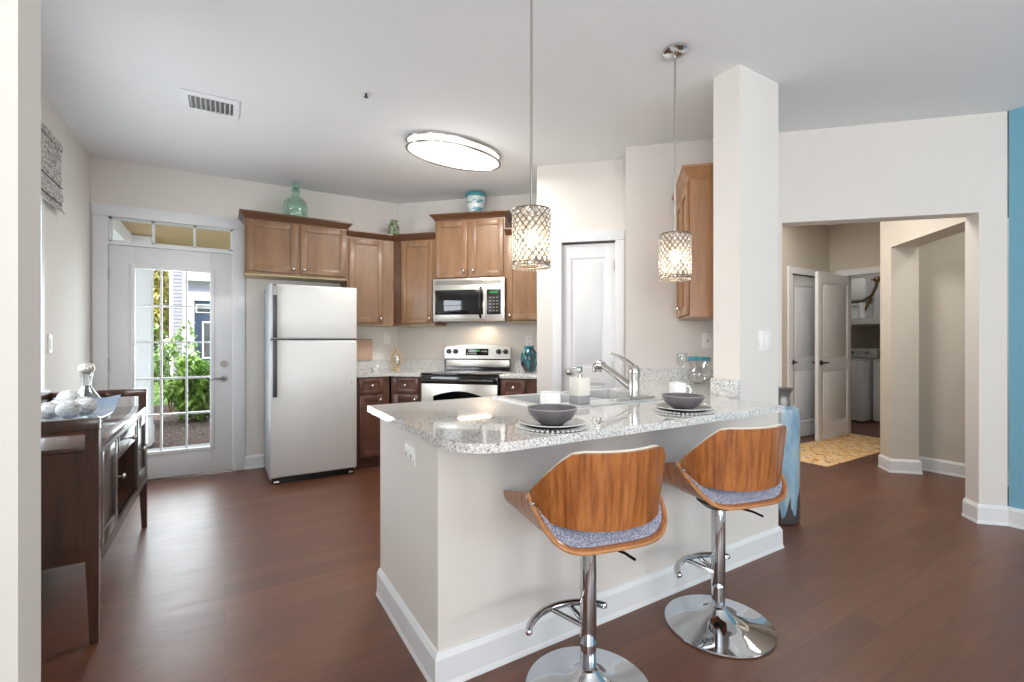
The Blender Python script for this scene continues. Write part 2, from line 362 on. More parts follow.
# entry door wall
DX0, DX1 = -0.85, 0.075
b = MB(); b.box(XL-.12, DX0, YA, YA+.14, 0, H); b.box(DX1, 1.70, YA, YA+.14, 0, H); b.box(DX0, DX1, YA, YA+.14, 2.30, H)
struct(b.build('wall_back', 'wall'), 'off white wall around the glazed entry door')
# diagonal walls
b = MB(); b.box(-2.475, -0.70, TB, TB+.12, 0, H); struct(b.build('wall_corner', 'wall'), 'diagonal wall behind the stove', DG)
b = MB(); b.box(-0.753, -0.63, TP+.11, TB, 0, H); b.box(-.753, -.537, TP, TP+.11, 0, H); b.box(-.083, .02, TP, TP+.11, 0, H); b.box(-.537, -.083, TP, TP+.11, 2.065, H)
b.box(-.09, .02, TP+.11, TP+.9, 0, H); b.box(-.63, -.09, TP+.8, TP+.9, 0, H)
struct(b.build('wall_pantry', 'wall'), 'wall around the white pantry door', DG)
OL, OR, OH = 1.108, 2.30, 2.08
b = MB(); b.box(.0, OL, TN, TN+.13, 0, H); b.box(OL, OR, TN, TN+.13, OH, H); b.box(OR, 2.457, TN, TN+.13, 0, H)
b.box(0.02, .1, TN+.13, TP+.12, 0, H)
struct(b.build('wall_right', 'wall'), 'off white diagonal wall with the wide hallway opening', DG)
b = MB(); b.box(XT, XT+.12, -3.2, .94, 0, H); struct(b.build('wall_accent', 'teal'), 'blue accent wall at the far right')
# short wall behind the pillar carrying the hanging cabinet (frame: wall face X-Y = .98)
b = MB(); b.prism([(2.70, 1.713), (2.76, 1.713), (3.245, 2.125), (3.185, 2.19)], 0, H)
struct(b.build('wall_sink_side', 'wall'), 'short wall behind the pillar')
b = MB(); b.box(2.41, 2.79, 1.55, 1.713, 0, H); struct(b.build('wall_pillar', 'wall'), 'square off white pillar at the end of the island')
# island half wall
b = MB(); b.box(.64, 2.41, 1.55, 1.66, 0, .878); b.box(.64, .75, 1.66, 2.27, 0, .878)
struct(b.build('wall_island', 'wall'), 'off white half wall below the island counter')
# partition stub near the camera
b = MB(); b.box(XL, -.298, 1.11, 1.226, 0, H); struct(b.build('wall_partition', 'wall'), 'end of the partition wall in the left foreground')
# living room behind the camera
b = MB()
for x0, x1 in ((XL-.12, -.5), (1.2, 2.15), (3.85, XT+.12)): b.box(x0, x1, -3.2, -3.08, 0, H)
for x0, x1 in ((-.5, 1.2), (2.15, 3.85)): b.box(x0, x1, -3.2, -3.08, 0, .4); b.box(x0, x1, -3.2, -3.08, 2.3, H)
struct(b.build('wall_rear', 'wall'))
for i, (x0, x1) in enumerate(((-.5, 1.2), (2.15, 3.85))):
    b = MB()
    for a in ((x0, x0+.05), ((x0+x1)/2-.03, (x0+x1)/2+.03), (x1-.05, x1)): b.box(a[0], a[1], -3.14, -3.09, .4, 2.3)
    for z in ((.4, .45), (1.32, 1.37), (2.25, 2.3)): b.box(x0, x1, -3.14, -3.09, z[0], z[1])
    w = struct(b.build('window_%d' % (i+3), 'white')); MB().box(x0, x1, -3.118, -3.114, .4, 2.3).build('pane', 'pane', w)
b = MB()
for a in ((-2.3, -2.25), (-1.33, -1.27), (-.35, -.3)): b.box(XL-.07, XL-.02, a[0], a[1], .95, 2.3)
for z in ((.95, 1.0), (2.25, 2.3)): b.box(XL-.07, XL-.02, -2.25, -.35, z[0], z[1])
w = struct(b.build('window_5', 'white')); MB().box(XL-.048, XL-.044, -2.27, -.33, .98, 2.27).build('pane', 'pane', w)
# hallway beyond the opening
b = MB(); b.box(2.39, 2.61, 5.06, 5.25, 0, H); b.box(2.39, 2.61, TN+.13, 5.06, 2.085, H); b.box(2.39, 2.46, TN+.13, TN+.15, 0, H)
struct(b.build('wall_passage', 'hallwall'), 'hallway column and header of a side passage', DG)
b = MB(); b.box(5.50, 6.85, 1.85, 1.97, 0, H); struct(b.build('wall_hall_right', 'hallwall'))
b = MB(); b.box(5.62, 5.72, 0.2, 1.96, 0, H); b.box(4.54, 5.72, .1, .2, 0, H); struct(b.build('wall_side_passage', 'hallwall'), 'plain wall inside the side passage')
HX = 5.90
b = MB(); b.box(3.2, HX, 3.13, 3.25, 0, H); b.box(HX+.83, 6.97, 3.13, 3.25, 0, H); b.box(HX, HX+.83, 3.13, 3.25, 2.05, H)
struct(b.build('wall_hall_left', 'hallwall'), 'hallway wall with the narrow white door')
b = MB(); b.box(6.85, 6.97, 2.97, 3.13, 0, H); b.box(6.85, 6.97, 1.85, 2.10, 0, H); b.box(6.85, 6.97, 2.10, 2.97, 2.06, H)
struct(b.build('wall_hall_end', 'hallwall'), 'hallway end wall above the laundry closet')
b = MB(); b.box(9.2, 9.3, 1.6, 4.6, 0, H); b.box(6.97, 9.2, 4.5, 4.6, 0, H); b.box(6.97, 9.2, 1.6, 1.7, 0, H); b.box(6.87, 6.97, 3.25, 4.6, 0, H)
struct(b.build('wall_laundry', 'hallwall'), 'beige walls inside the laundry closet')
# pantry closet door opening rests in wall_pantry; hall door recess closed behind
b = MB(); b.box(HX-.05, HX+.9, 3.26, 3.30, 0, 2.2); struct(b.build('wall_behind_hall_door', 'hallwall'))

# ------------------------------------------------------------ baseboards
def base_prof(run, face, h=.125, t=.016, shoe=.022):
    """run: list of (x,y) floor points, room is on the LEFT of travel if face=1; mitred at the corners"""
    n = len(run); dirs = [(Vector(run[i+1])-Vector(run[i])).normalized() for i in range(n-1)]
    prof = [(0, 0), (shoe, 0), (shoe, .006), (t+.001, .022), (t, h-.02), (.006, h), (0, h)]
    bm = bmesh.new(); rings = []
    for i in range(n):
        a = dirs[max(i-1, 0)]; c = dirs[min(i, n-2)]
        na = Vector((-a.y, a.x))*face; nc = Vector((-c.y, c.x))*face
        m = (na+nc); m = m/max(m.dot(na), 1e-3)
        rings.append([bm.verts.new((run[i][0]+m.x*p, run[i][1]+m.y*p, z)) for p, z in prof])
    for A, B in zip(rings, rings[1:]):
        for k in range(len(prof)): k2 = (k+1) % len(prof); bm.faces.new((A[k], A[k2], B[k2], B[k]))
    bm.faces.new(rings[0]); bm.faces.new(rings[-1][::-1]); bmesh.ops.recalc_face_normals(bm, faces=bm.faces)
    b = MB(); b._add(bm); return b
def bboard(name, run, face, label=None):
    return struct(base_prof(run, face).build(name, 'white', smooth=False), label)
bboard('baseboard_left', [(XL, YA), (XL, 1.226), (-.298, 1.226), (-.298, 1.11), (XL, 1.11), (XL, -3.08)], 1, 'white baseboard on the left wall')
bboard('baseboard_back', [(1.63, YA), (.15, YA)], 1, 'white baseboard right of the entry door')
bboard('baseboard_island', [(2.41+.38, 1.712), (2.79, 1.55), (.64, 1.55), (.64, 2.27)], 1, 'white baseboard around the island half wall')
Q = lambda s, t: P(s, t)[:2]
bboard('baseboard_right', [Q(.35, TN), Q(OL, TN), Q(OL, TN+.13)], -1)
bboard('baseboard_accent', [(XT, -3.08), (XT, .946), Q(OR, TN), Q(OR, TN+.13)], 1, 'white baseboard by the blue wall')
bboard('baseboard_hall', [Q(2.39, 5.25), Q(2.39, 5.06), Q(2.61, 5.06), Q(2.61, 5.2)], -1, 'white baseboard around the hallway column')
bboard('baseboard_passage', [(5.62, 1.96), (5.62, .2)], -1, 'white baseboard inside the side passage')
bboard('baseboard_hall_left', [(3.3, 3.13), (HX-.07, 3.13)], -1)

# ------------------------------------------------------------ entry door with transom
e = sthing('trim_entry', 'white casing around the entry door and transom', 'trim')
e.location = (0, YA, 0)
b = MB()
b.box(DX0-.085, DX0+.012, -.018, -.001, 0, 2.262, .003); b.box(DX1-.012, DX1+.085, -.018, -.001, 0, 2.262, .003); b.box(DX0-.088, DX1+.088, -.021, -.001, 2.263, 2.362, .003)
b.build('casing', 'white', e)
b = MB(); b.box(DX0, DX0+.012, 0, .14, 0, 2.3); b.box(DX1-.012, DX1, 0, .14, 0, 2.3); b.box(DX0, DX1, 0, .14, 2.265, 2.3); b.box(DX0, DX1, 0, .14, 2.03, 2.058)
b.build('jamb', 'white', e)
boxobj('threshold', 'nickel', DX0+.012, DX1-.012, 0, .14, 0, .012, parent=e)
w = sthing('window_1', 'transom window with two bars above the entry door', 'window'); w.location = (0, YA, 0)
b = MB(); X0, X1, Z0, Z1 = DX0+.012, DX1-.012, 2.058, 2.265
b.box(X0, X1, .03, .07, Z0, Z0+.016); b.box(X0, X1, .03, .07, Z1-.016, Z1); b.box(X0, X0+.02, .03, .07, Z0, Z1); b.box(X1-.02, X1, .03, .07, Z0, Z1)
for k in (1, 2): xx = X0+(X1-X0)*k/3; b.box(xx-.009, xx+.009, .03, .07, Z0, Z1)
b.build('window_frame', 'white', w); boxobj('pane', 'pane', X0+.01, X1-.01, .048, .052, Z0+.01, Z1-.01, parent=w)
d = sthing('door_1', 'white entry door with a tall fifteen-pane glass light'); d.location = (0, YA, 0)
LX0, LX1, LZ0, LZ1 = -.665, -.112, .245, 1.845
b = MB(); y0, y1 = .0, .045
b.box(DX0+.014, LX0, y0, y1, .014, 2.026, .002); b.box(LX1, DX1-.014, y0, y1, .014, 2.026, .002); b.box(LX0, LX1, y0, y1, .014, LZ0, .002); b.box(LX0, LX1, y0, y1, LZ1, 2.026, .002)
b.build('door_leaf', 'door', d)
b = MB(); q = .028
b.box(LX0-q, LX0+.006, -.012, .012, LZ0-q, LZ1+q, .004); b.box(LX1-.006, LX1+q, -.012, .012, LZ0-q, LZ1+q, .004); b.box(LX0, LX1, -.012, .012, LZ0-q, LZ0+.006, .004); b.box(LX0, LX1, -.012, .012, LZ1-.006, LZ1+q, .004)
b.build('glass_molding', 'white', d)
boxobj('pane', 'pane', LX0, LX1, .02, .025, LZ0, LZ1, parent=d)
b = MB()
for k in (1, 2): xx = LX0+(LX1-LX0)*k/3; b.box(xx-.008, xx+.008, .008, .036, LZ0, LZ1)
for k in (1, 2, 3, 4): zz = LZ0+(LZ1-LZ0)*k/5; b.box(LX0, LX1, .009, .035, zz-.008, zz+.008)
b.build('muntins', 'white', d)
b = MB(); b.tube([(-.009, -.002, 1.005), (-.009, -.02, 1.005)], .031, 20); b.tube([(-.009, -.02, 1.005), (-.009, -.028, 1.005)], .018, 16); b.box(-.012, -.006, -.04, -.028, .99, 1.02); b.build('deadbolt', 'satin', d)
b = MB(); b.tube([(-.009, -.002, .865), (-.009, -.014, .865)], .03, 20); b.tube([(-.009, -.014, .865), (-.009, -.05, .865), (-.02, -.056, .867), (-.07, -.056, .872), (-.115, -.052, .862)], [.011, .011, .011, .009, .006], 10); b.build('door_handle', 'satin', d)
for z in (1.78, 1.02, .25):
    b = MB(); b.tube([(DX0+.008, -.008, z-.05), (DX0+.008, -.008, z+.05)], .008, 10); b.build('hinge', 'nickel', d)

# side window behind the blind
w = sthing('window_2', 'side window in the left wall behind the partition', 'window')
b = MB(); x0, x1 = XL-.1, XL-.05
b.box(x0, x1, WY0, WY0+.05, WZ0, WZ1); b.box(x0, x1, WY1-.05, WY1, WZ0, WZ1); b.box(x0, x1, WY0, WY1, WZ0, WZ0+.05); b.box(x0, x1, WY0, WY1, WZ1-.05, WZ1); b.box(x0, x1, WY0, WY1, 1.48, 1.53)
b.build('window_frame', 'white', w)
b = MB(); b.box(XL-.05, XL+.004, WY1-.03, WY1+.03, WZ0, WZ1); b.box(XL-.05, XL+.004, WY0-.03, WY0+.03, WZ0, WZ1); b.build('casing', 'white', w)
boxobj('window_sill', 'white', XL-.05, XL+.03, WY0-.04, WY1+.04, WZ0-.03, WZ0, parent=w)
boxobj('pane', 'pane', XL-.078, XL-.074, WY0+.05, WY1-.05, WZ0+.05, WZ1-.05, parent=w)
t = thing('roman_blind', 'grey woven roman blind hanging on the left wall', 'blind', (XL, 3.35, 0))
def blindf(u, v):   # u along Y, v from the top down in soft folds
    z = 2.50-v*.44; fold = .010+.010*max(0, v-.45)/.55*(1+sin((v-.45)*4*2*pi)) if v > .45 else .010
    return (.012+fold, (u-.5)*1.74, z)
MB().grid(blindf, 8, 60, .004).build('fabric', 'blind', t)
boxobj('headrail', 'blind', .0, .03, -.87, .87, 2.47, 2.51, parent=t)
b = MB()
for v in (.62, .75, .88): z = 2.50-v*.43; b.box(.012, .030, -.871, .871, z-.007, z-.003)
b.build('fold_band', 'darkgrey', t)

# ------------------------------------------------------------ panel doors
def panel_door(name, label, w, h, loc, rz, kind_struct=True, handle_side=1, handle='nickel', both=False):
    """local x from hinge 0..w, face at y=0 looking -y, thickness +y"""
    d = sthing(name, label) ; d.location = loc; d.rotation_euler = (0, 0, rz)
    st, th = (.115 if w > .6 else .08), .036
    rects = [(st, w-st, .20, .86), (st, w-st, .99, h-.12)]
    b = MB(); b.box(0, st, 0, th, .01, h, .002); b.box(w-st, w, 0, th, .01, h, .002)
    b.box(st, w-st, 0, th, .01, .20); b.box(st, w-st, 0, th, .86, .99); b.box(st, w-st, 0, th, h-.12, h)
    for x0, x1, z0, z1 in rects:
        b.box(x0, x1, .007, th-.007, z0, z1)
        b.box(x0+.03, x1-.03, .003, th-.003, z0+.03, z1-.03, .004)
    b.build('door_leaf', 'door', d)
    hx = w-.065
    if handle == 'dark':
        b = MB()
        for sy in ((-1, 1) if both else (-1,)):
            yy = 0 if sy < 0 else th
            b.tube([(hx, yy, .95), (hx, yy+sy*.012, .95)], .03, 18); b.tube([(hx, yy+sy*.012, .95), (hx, yy+sy*.05, .95), (hx-.05, yy+sy*.055, .955), (hx-.11, yy+sy*.05, .945)], [.011, .011, .009, .006], 10)
        b.build('door_handle', 'bronze', d)
    else:
        b = MB(); b.tube([(hx, 0, .95), (hx, -.01, .95)], .032, 20); b.tube([(hx, -.01, .95), (hx, -.035, .95)], .011, 12); b.ball((hx, -.052, .95), .027, 1, .8, 1); b.build('door_knob', 'nickel', d)
    return d
# pantry door: hinge right, knob left -> mirror by building from left with handle at x small
d = panel_door('door_2', 'white two-panel pantry door with a round knob', .45, 2.045, P(-.083, TP+.035), DG+pi)
# built facing away: rotate so the face looks to the camera
d.rotation_euler = (0, 0, DG); d.location = P(-.535, TP+.012)
for c in d.children:
    if c.name.startswith('door_knob'): c.location.x = -(.45-.13)
e = sthing('trim_pantry', 'white casing around the pantry door', 'trim'); e.rotation_euler = (0, 0, DG); e.location = P(0, TP)
b = MB()
b.box(-.612, -.535, -.018, -.001, 0, 2.06, .003); b.box(-.085, -.012, -.018, -.001, 0, 2.06, .003); b.box(-.614, -.010, -.021, -.001, 2.061, 2.145, .003); b.build('casing', 'white', e)
for z in (1.85, 1.0, .25): MB().tube([(-.088, -.004, z-.045), (-.088, -.004, z+.045)], .007, 8).build('hinge', 'nickel', e)
# hall doors
d = panel_door('door_3', 'narrow white hallway door behind the open door', .80, 2.03, (HX+.015, 3.15, 0), 0, handle='dark')
for c in d.children:
    if c.name.startswith('door_handle'): c.location.x = -(.80-.13); 
e = sthing('trim_hall_door', 'white casing around the hallway door', 'trim')
b = MB(); b.box(HX-.07, HX+.01, 3.112, 3.129, 0, 2.04); b.box(HX+.81, HX+.9, 3.112, 3.129, 0, 2.04); b.box(HX-.073, HX+.903, 3.109, 3.129, 2.041, 2.12); b.build('casing', 'white', e)
d = panel_door('door_4', 'white two-panel laundry door standing open over the rug', .88, 2.05, (6.965, 2.96, 0), pi, handle='dark', both=True)
d.rotation_euler = (0, 0, pi+.02)
e = sthing('trim_laundry', 'white casing around the laundry closet opening', 'trim')
b = MB(); b.box(6.832, 6.849, 2.965, 3.04, 0, 2.05); b.box(6.829, 6.849, 2.10, 3.043, 2.051, 2.13); b.build('casing', 'white', e)

# ------------------------------------------------------------ laundry
sh = tag(boxobj('laundry_shelf', 'white', 8.05, 9.19, 1.75, 4.4, 1.46, 1.55), 'thick white shelf above the washer and dryer', 'shelf')
def washer(name, label, x, y):
    t = thing(name, label, 'washing machine' if name == 'washer' else 'dryer', (x, y, 0))
    MB().box(0, .66, -.34, .34, .02, .92, .012).build('cabinet', 'washer', t)
    b = MB(); b.box(.0, .66, -.33, .33, .922, .94, .006); b.build('lid', 'washer', t)
    t2 = MB(); t2.M = Matrix.Identity(4)
    t2.prism([(-.33, 0), (.33, 0), (.33, .01), (-.33, .01)], 0, .01)
    c = MB(); c.box(.48, .64, -.33, .33, .94, 1.10, .03); c.build('control_panel', 'washer', t)
    for yy in (-.2, 0, .2): MB().tube([(.48, yy, 1.03), (.455, yy, 1.03)], .025, 14).build('knob', 'nickel', t)
    return t
washer('washer', 'white top-loading washer just behind the open laundry door', 8.05, 3.56)
washer('dryer', 'white dryer to the right of the washer in the closet', 8.25, 2.84)
t = thing('water_heater', 'white tankless water heater with brass pipes above the shelf', 'water heater', (8.9, 3.17, 1.55))
MB().box(-.02, .28, -.6, .9, .01, .75, .01).build('back_panel', 'washer', t)
b = MB(); b.box(-.35, -.02, .22, .70, .30, .66, .04); b.build('tank', 'washer', t); MB().box(-.35, -.02, .24, .70, .01, .26, .04).build('lower_box', 'washer', t)
b = MB(); b.tube([(-.4, .8, .28), (-.4, .25, .28), (-.4, .12, .36), (-.4, .06, .5), (-.4, .05, .62)], .02, 10); b.tube([(-.4, .12, .33), (-.4, .2, .16), (-.4, .25, .1)], .02, 10); b.build('pipe', 'copper', t)
b = MB(); b.ball((-.4, .05, .6), .05); b.tube([(-.4, -.06, .6), (-.4, .13, .6)], .012, 8); b.build('valve', 'copper', t)
MB().tube([(-.4, .25, .01), (-.4, .25, .26)], .045, 14).build('bottle', 'washer', t)

# ------------------------------------------------------------ outlets, switches
def plate(name, label, cat, loc, rz, w=.075, h=.118, kind='outlet', horizontal=False):
    t = thing(name, label, cat, loc, rz)     # wall face at local y=0, looks -y
    if horizontal: w, h = h, w
    MB().box(-w/2, w/2, -.006, 0, -h/2, h/2, .002).build('cover_plate', 'plate', t)
    if kind == 'outlet':
        for s in (-1, 1):
            c = (s*.028, 0) if horizontal else (0, s*.028)
            b = MB(); b.box(c[0]-.014, c[0]+.014, -.009, -.005, c[1]-.014, c[1]+.014, .003); so = b.build('socket', 'plate', t)
            b = MB(); b.box(c[0]-.007, c[0]-.004, -.0095, -.008, c[1]-.006, c[1]+.006); b.box(c[0]+.004, c[0]+.007, -.0095, -.008, c[1]-.006, c[1]+.006); b.build('slots', 'slot', so)
    elif kind == 'cable':
        MB().tube([(0, -.004, 0), (0, -.012, 0)], .006, 10).build('jack', 'slot', t)
    else:
        n = 2 if w > .1 else 1
        for k in range(n):
            cx = 0 if n == 1 else (-.023+.046*k)
            MB().box(cx-.016, cx+.016, -.010, -.005, -.033, .033, .002).build('rocker', 'plate', t)
    return t
plate('wall_outlet', 'white horizontal outlet on the end of the island half wall', 'outlet', (.64, 1.835, .762), -pi/2, horizontal=True)
plate('wall_outlet', 'white outlet above the counter left of the stove', 'outlet', (1.52, YA, 1.245), 0)
plate('wall_outlet', 'white outlet half hidden above the teal vase', 'outlet', P(-.975, TB, 1.21), DG)
plate('cable_jack_plate', 'white wall plate with one jack beside the pillar', 'outlet', P(.60, TN, 1.22), DG, kind='cable')
plate('light_switch', 'white double rocker switch on the pillar', 'light switch', (2.648, 1.55, 1.218), 0, w=.118, kind='switch')
plate('light_switch', 'small white switch on the left wall beside the window', 'light switch', (XL, 4.07, 1.2), -pi/2, kind='switch').rotation_euler = (0, 0, pi/2)

# ------------------------------------------------------------ cabinets
def front(t, name, x0, x1, z0, z1, y, mat='cabinet', knob=None, rail=.055):
    """recessed panel front; y = local front plane of the carcass"""
    b = MB(); th = .02
    b.box(x0, x0+rail, y-th, y, z0, z1, .002); b.box(x1-rail, x1, y-th, y, z0, z1, .002)
    b.box(x0+rail, x1-rail, y-th, y, z0, z0+rail, .002); b.box(x0+rail, x1-rail, y-th, y, z1-rail, z1, .002)
    b.box(x0+rail-.002, x1-rail+.002, y-th+.010, y, z0+rail-.002, z1-rail+.002)
    o = b.build(name, mat, t)
    if knob:
        b = MB(); kx, kz = knob; b.tube([(kx, y-th, kz), (kx, y-th-.014, kz)], .006, 10); b.ball((kx, y-th-.022, kz), .0155, 1, .7, 1, 14); b.build('knob', 'nickel', o)
    return o
def crown(t, x0, x1, y, z, right=True, left=True, ret=.33, mat='cabinetdark', hgt=.062, out=.045):
    b = MB(); l = out if left else 0; r = out if right else 0; yb = y+ret
    b.frustum((x0-.003 if left else x0, x1+.003 if right else x1, y-.004, yb), z, (x0-.012*(l > 0), x1+.012*(r > 0), y-.012, yb), z+.016)
    b.frustum((x0-.012*(l > 0), x1+.012*(r > 0), y-.012, yb), z+.016, (x0-l*.9, x1+r*.9, y-out*.9, yb), z+hgt-.014)
    b.box(x0-l, x1+r, y-out, yb, z+hgt-.014, z+hgt)
    return b.build('crown_molding', mat, t, smooth=False)
def crownpoly(t, poly0, poly1, z, hgt=.062, mat='cabinetdark'):
    bm = bmesh.new(); a = [bm.verts.new((p[0], p[1], z)) for p in poly0]; c = [bm.verts.new((p[0], p[1], z+hgt-.014)) for p in poly1]; e_ = [bm.verts.new((p[0], p[1], z+hgt)) for p in poly1]
    n = len(a); bm.faces.new(a[::-1]); bm.faces.new(e_)
    for A, B in ((a, c), (c, e_)):
        for i in range(n): bm.faces.new((A[i], A[(i+1) % n], B[(i+1) % n], B[i]))
    bmesh.ops.recalc_face_normals(bm, faces=bm.faces); b = MB(); b._add(bm); return b.build('crown_molding', mat, t, smooth=False)

# over the fridge (local: x, y=0 at wall A, z world)
t = thing('wall_cabinet', 'short two-door brown cabinet hanging above the refrigerator', 'cabinet', (0, YA, 0))
MB().box(.15, 1.028, -.32, -.002, 1.822, 2.315).build('carcass', 'cabinet', t)
front(t, 'door', .165, .575, 1.845, 2.30, -.32, knob=(.545, 1.885)); front(t, 'door', .605, 1.012, 1.845, 2.30, -.32, knob=(.635, 1.885))
boxobj('underside', 'cabbottom', .152, 1.026, -.315, -.01, 1.812, 1.822, parent=t)
crown(t, .15, 1.028, -.322, 2.315)
# corner cabinet, wall A side
t = thing('wall_cabinet', 'tall brown corner cabinet right above the counter beside the refrigerator', 'cabinet', (0, YA, 0))
b = MB(); b.prism([(1.03, -.002), (1.03, -.32), (1.495, -.32), (1.625, -.002)], 1.378, 2.25); b.build('carcass', 'cabinet', t)
front(t, 'door', 1.045, 1.385, 1.395, 2.235, -.32, knob=(1.355, 1.44))
crownpoly(t, [(1.03, -.002), (1.03, -.324), (1.494, -.324), (1.625, -.002)], [(1.03, -.002), (1.03, -.367), (1.478, -.367), (1.625, -.002)], 2.25)
boxobj('underside', 'cabbottom', 1.04, 1.48, -.31, -.02, 1.370, 1.378, parent=t)
# corner cabinet, diagonal wall side (local: x=s, y = t-TB)
t = thing('wall_cabinet', 'tall brown corner cabinet just left of the microwave', 'cabinet', P(0, TB), DG)
b = MB(); b.prism([(-2.473, -.002), (-2.339, -.32), (-1.885, -.32), (-1.885, -.002)], 1.378, 2.25); b.build('carcass', 'cabinet', t)
boxobj('stile', 'cabinetdark', -2.333, -2.262, -.324, -.3, 1.38, 2.248, parent=t)
front(t, 'door', -2.25, -1.905, 1.395, 2.235, -.32, knob=(-1.935, 1.44))
crownpoly(t, [(-2.473, -.002), (-2.339, -.324), (-1.885, -.324), (-1.885, -.002)], [(-2.473, -.002), (-2.322, -.367), (-1.885, -.367), (-1.885, -.002)], 2.25)
boxobj('underside', 'cabbottom', -2.30, -1.89, -.31, -.02, 1.370, 1.378, parent=t)
# above the microwave
t = thing('wall_cabinet', 'two-door brown cabinet directly above the microwave', 'cabinet', P(0, TB), DG)
MB().box(-1.882, -1.15, -.32, -.002, 1.838, 2.43).build('carcass', 'cabinet', t)
front(t, 'door', -1.868, -1.535, 1.853, 2.415, -.32, knob=(-1.565, 1.91)); front(t, 'door', -1.497, -1.165, 1.853, 2.415, -.32, knob=(-1.467, 1.91))
crown(t, -1.882, -1.15, -.322, 2.43, ret=.32)
# right of microwave
t = thing('wall_cabinet', 'narrow tall brown cabinet right of the microwave by the wall edge', 'cabinet', P(0, TB), DG)
MB().box(-1.147, -.757, -.32, -.002, 1.405, 2.25).build('carcass', 'cabinet', t)
front(t, 'door', -1.125, -.78, 1.42, 2.235, -.32, knob=(-1.095, 1.465))
crown(t, -1.147, -.757, -.322, 2.25, left=False, right=False, ret=.32)
boxobj('underside', 'cabbottom', -1.14, -.76, -.31, -.02, 1.397, 1.405, parent=t)
# hanging cabinet behind the pillar; faces (-1,1); local x=(-1,-1)/sqrt2, y=(1,-1)/sqrt2, wall at X-Y=.98
M['cablit'] = wood('lit_maple_cabinet_stain', (150, 104, 66), (176, 128, 86), 'z', 9, 0.38, 0.15, 6, (0.25, 0.75))  # same cabinet wood, light falling on it put into the colour
t = thing('wall_cabinet', 'brown cabinet hanging behind the pillar above the sink', 'cabinet', P(.98/sqrt(2), TN), -3*pi/4)
wd = TN-3.135
MB().box(.02, wd, -.30, -.012, 1.372, 2.235).build('carcass', 'cablit', t)
front(t, 'door', .04, wd/2-.012, 1.39, 2.22, -.30, mat='cablit', knob=(wd/2-.04, 1.44)); front(t, 'door', wd/2+.012, wd-.02, 1.39, 2.22, -.30, mat='cablit', knob=(wd/2+.04, 1.44))
crown(t, .02, wd, -.302, 2.235, left=False, mat='cablit', ret=.29, hgt=.075, out=.05)

# base cabinets
t = thing('base_cabinet', 'brown base cabinet between the refrigerator and the corner', 'cabinet', (0, YA, 0))
b = MB(); b.prism([(1.06, -.002), (1.06, -.61), (1.36, -.61), (1.612, -.002)], .10, .873); b.prism([(1.06, -.002), (1.06, -.54), (1.38, -.54), (1.60, -.002)], 0, .10); b.build('carcass', 'basecab', t)
front(t, 'drawer', 1.075, 1.30, .715, .86, -.61, 'basecab', (1.19, .79), .035); front(t, 'door', 1.075, 1.30, .12, .70, -.61, 'basecab', (1.27, .655), .05)
t = thing('base_cabinet', 'narrow brown base cabinet left of the stove', 'cabinet', P(0, TB), DG)
b = MB(); b.prism([(-2.468, -.002), (-2.216, -.61), (-1.905, -.61), (-1.905, -.002)], .10, .873); b.prism([(-2.45, -.002), (-2.24, -.54), (-1.905, -.54), (-1.905, -.002)], 0, .1); b.build('carcass', 'basecab', t)
front(t, 'drawer', -2.19, -1.925, .715, .86, -.61, 'basecab', (-2.055, .79), .035); front(t, 'door', -2.19, -1.925, .12, .70, -.61, 'basecab', (-1.955, .655), .05)
t = thing('base_cabinet', 'narrow brown base cabinet right of the stove', 'cabinet', P(0, TB), DG)
b = MB(); b.box(-1.118, -.757, -.61, -.002, .1, .873); b.box(-1.118, -.757, -.54, -.002, 0, .1); b.build('carcass', 'basecab', t)
front(t, 'drawer', -1.10, -.885, .715, .86, -.61, 'basecab', (-.99, .79), .035); front(t, 'door', -1.10, -.885, .12, .70, -.61, 'basecab', (-1.06, .655), .05)
t = thing('base_cabinet', 'brown base cabinets on the kitchen side of the island', 'cabinet', (0, 0, 0))
MB().box(.752, 1.20, 1.662, 2.25, .1, .877).build('carcass', 'basecab', t)
b = MB(); b.box(1.20, 2.14, 1.662, 2.25, .1, .72); b.box(1.20, 2.14, 2.235, 2.25, .72, .877); b.box(2.14, 2.405, 1.72, 2.25, .1, .877); b.build('sink_base', 'basecab', t)
b = MB(); b.box(.752, 2.40, 1.662, 2.18, 0, .1); b.build('toe_kick', 'basecab', t)
sub = MB(); sub.M = Matrix.Rotation(pi, 4, 'Z')
for k in range(4):
    x0 = .77+k*.41; o = front(t, 'door', -(x0+.39), -x0, .12, .86, -2.25, 'basecab', (-(x0+.05), .8), .05); o.rotation_euler = (0, 0, pi)
t = thing('base_cabinet', 'brown base cabinet under the counter behind the pillar', 'cabinet', (0, 0, 0))
b = MB(); b.prism([(2.43, 1.75), (2.68, 1.75), (3.16, 2.20), (2.74, 2.61), (2.43, 2.30)], 0.0, .873); b.build('carcass', 'basecab', t)

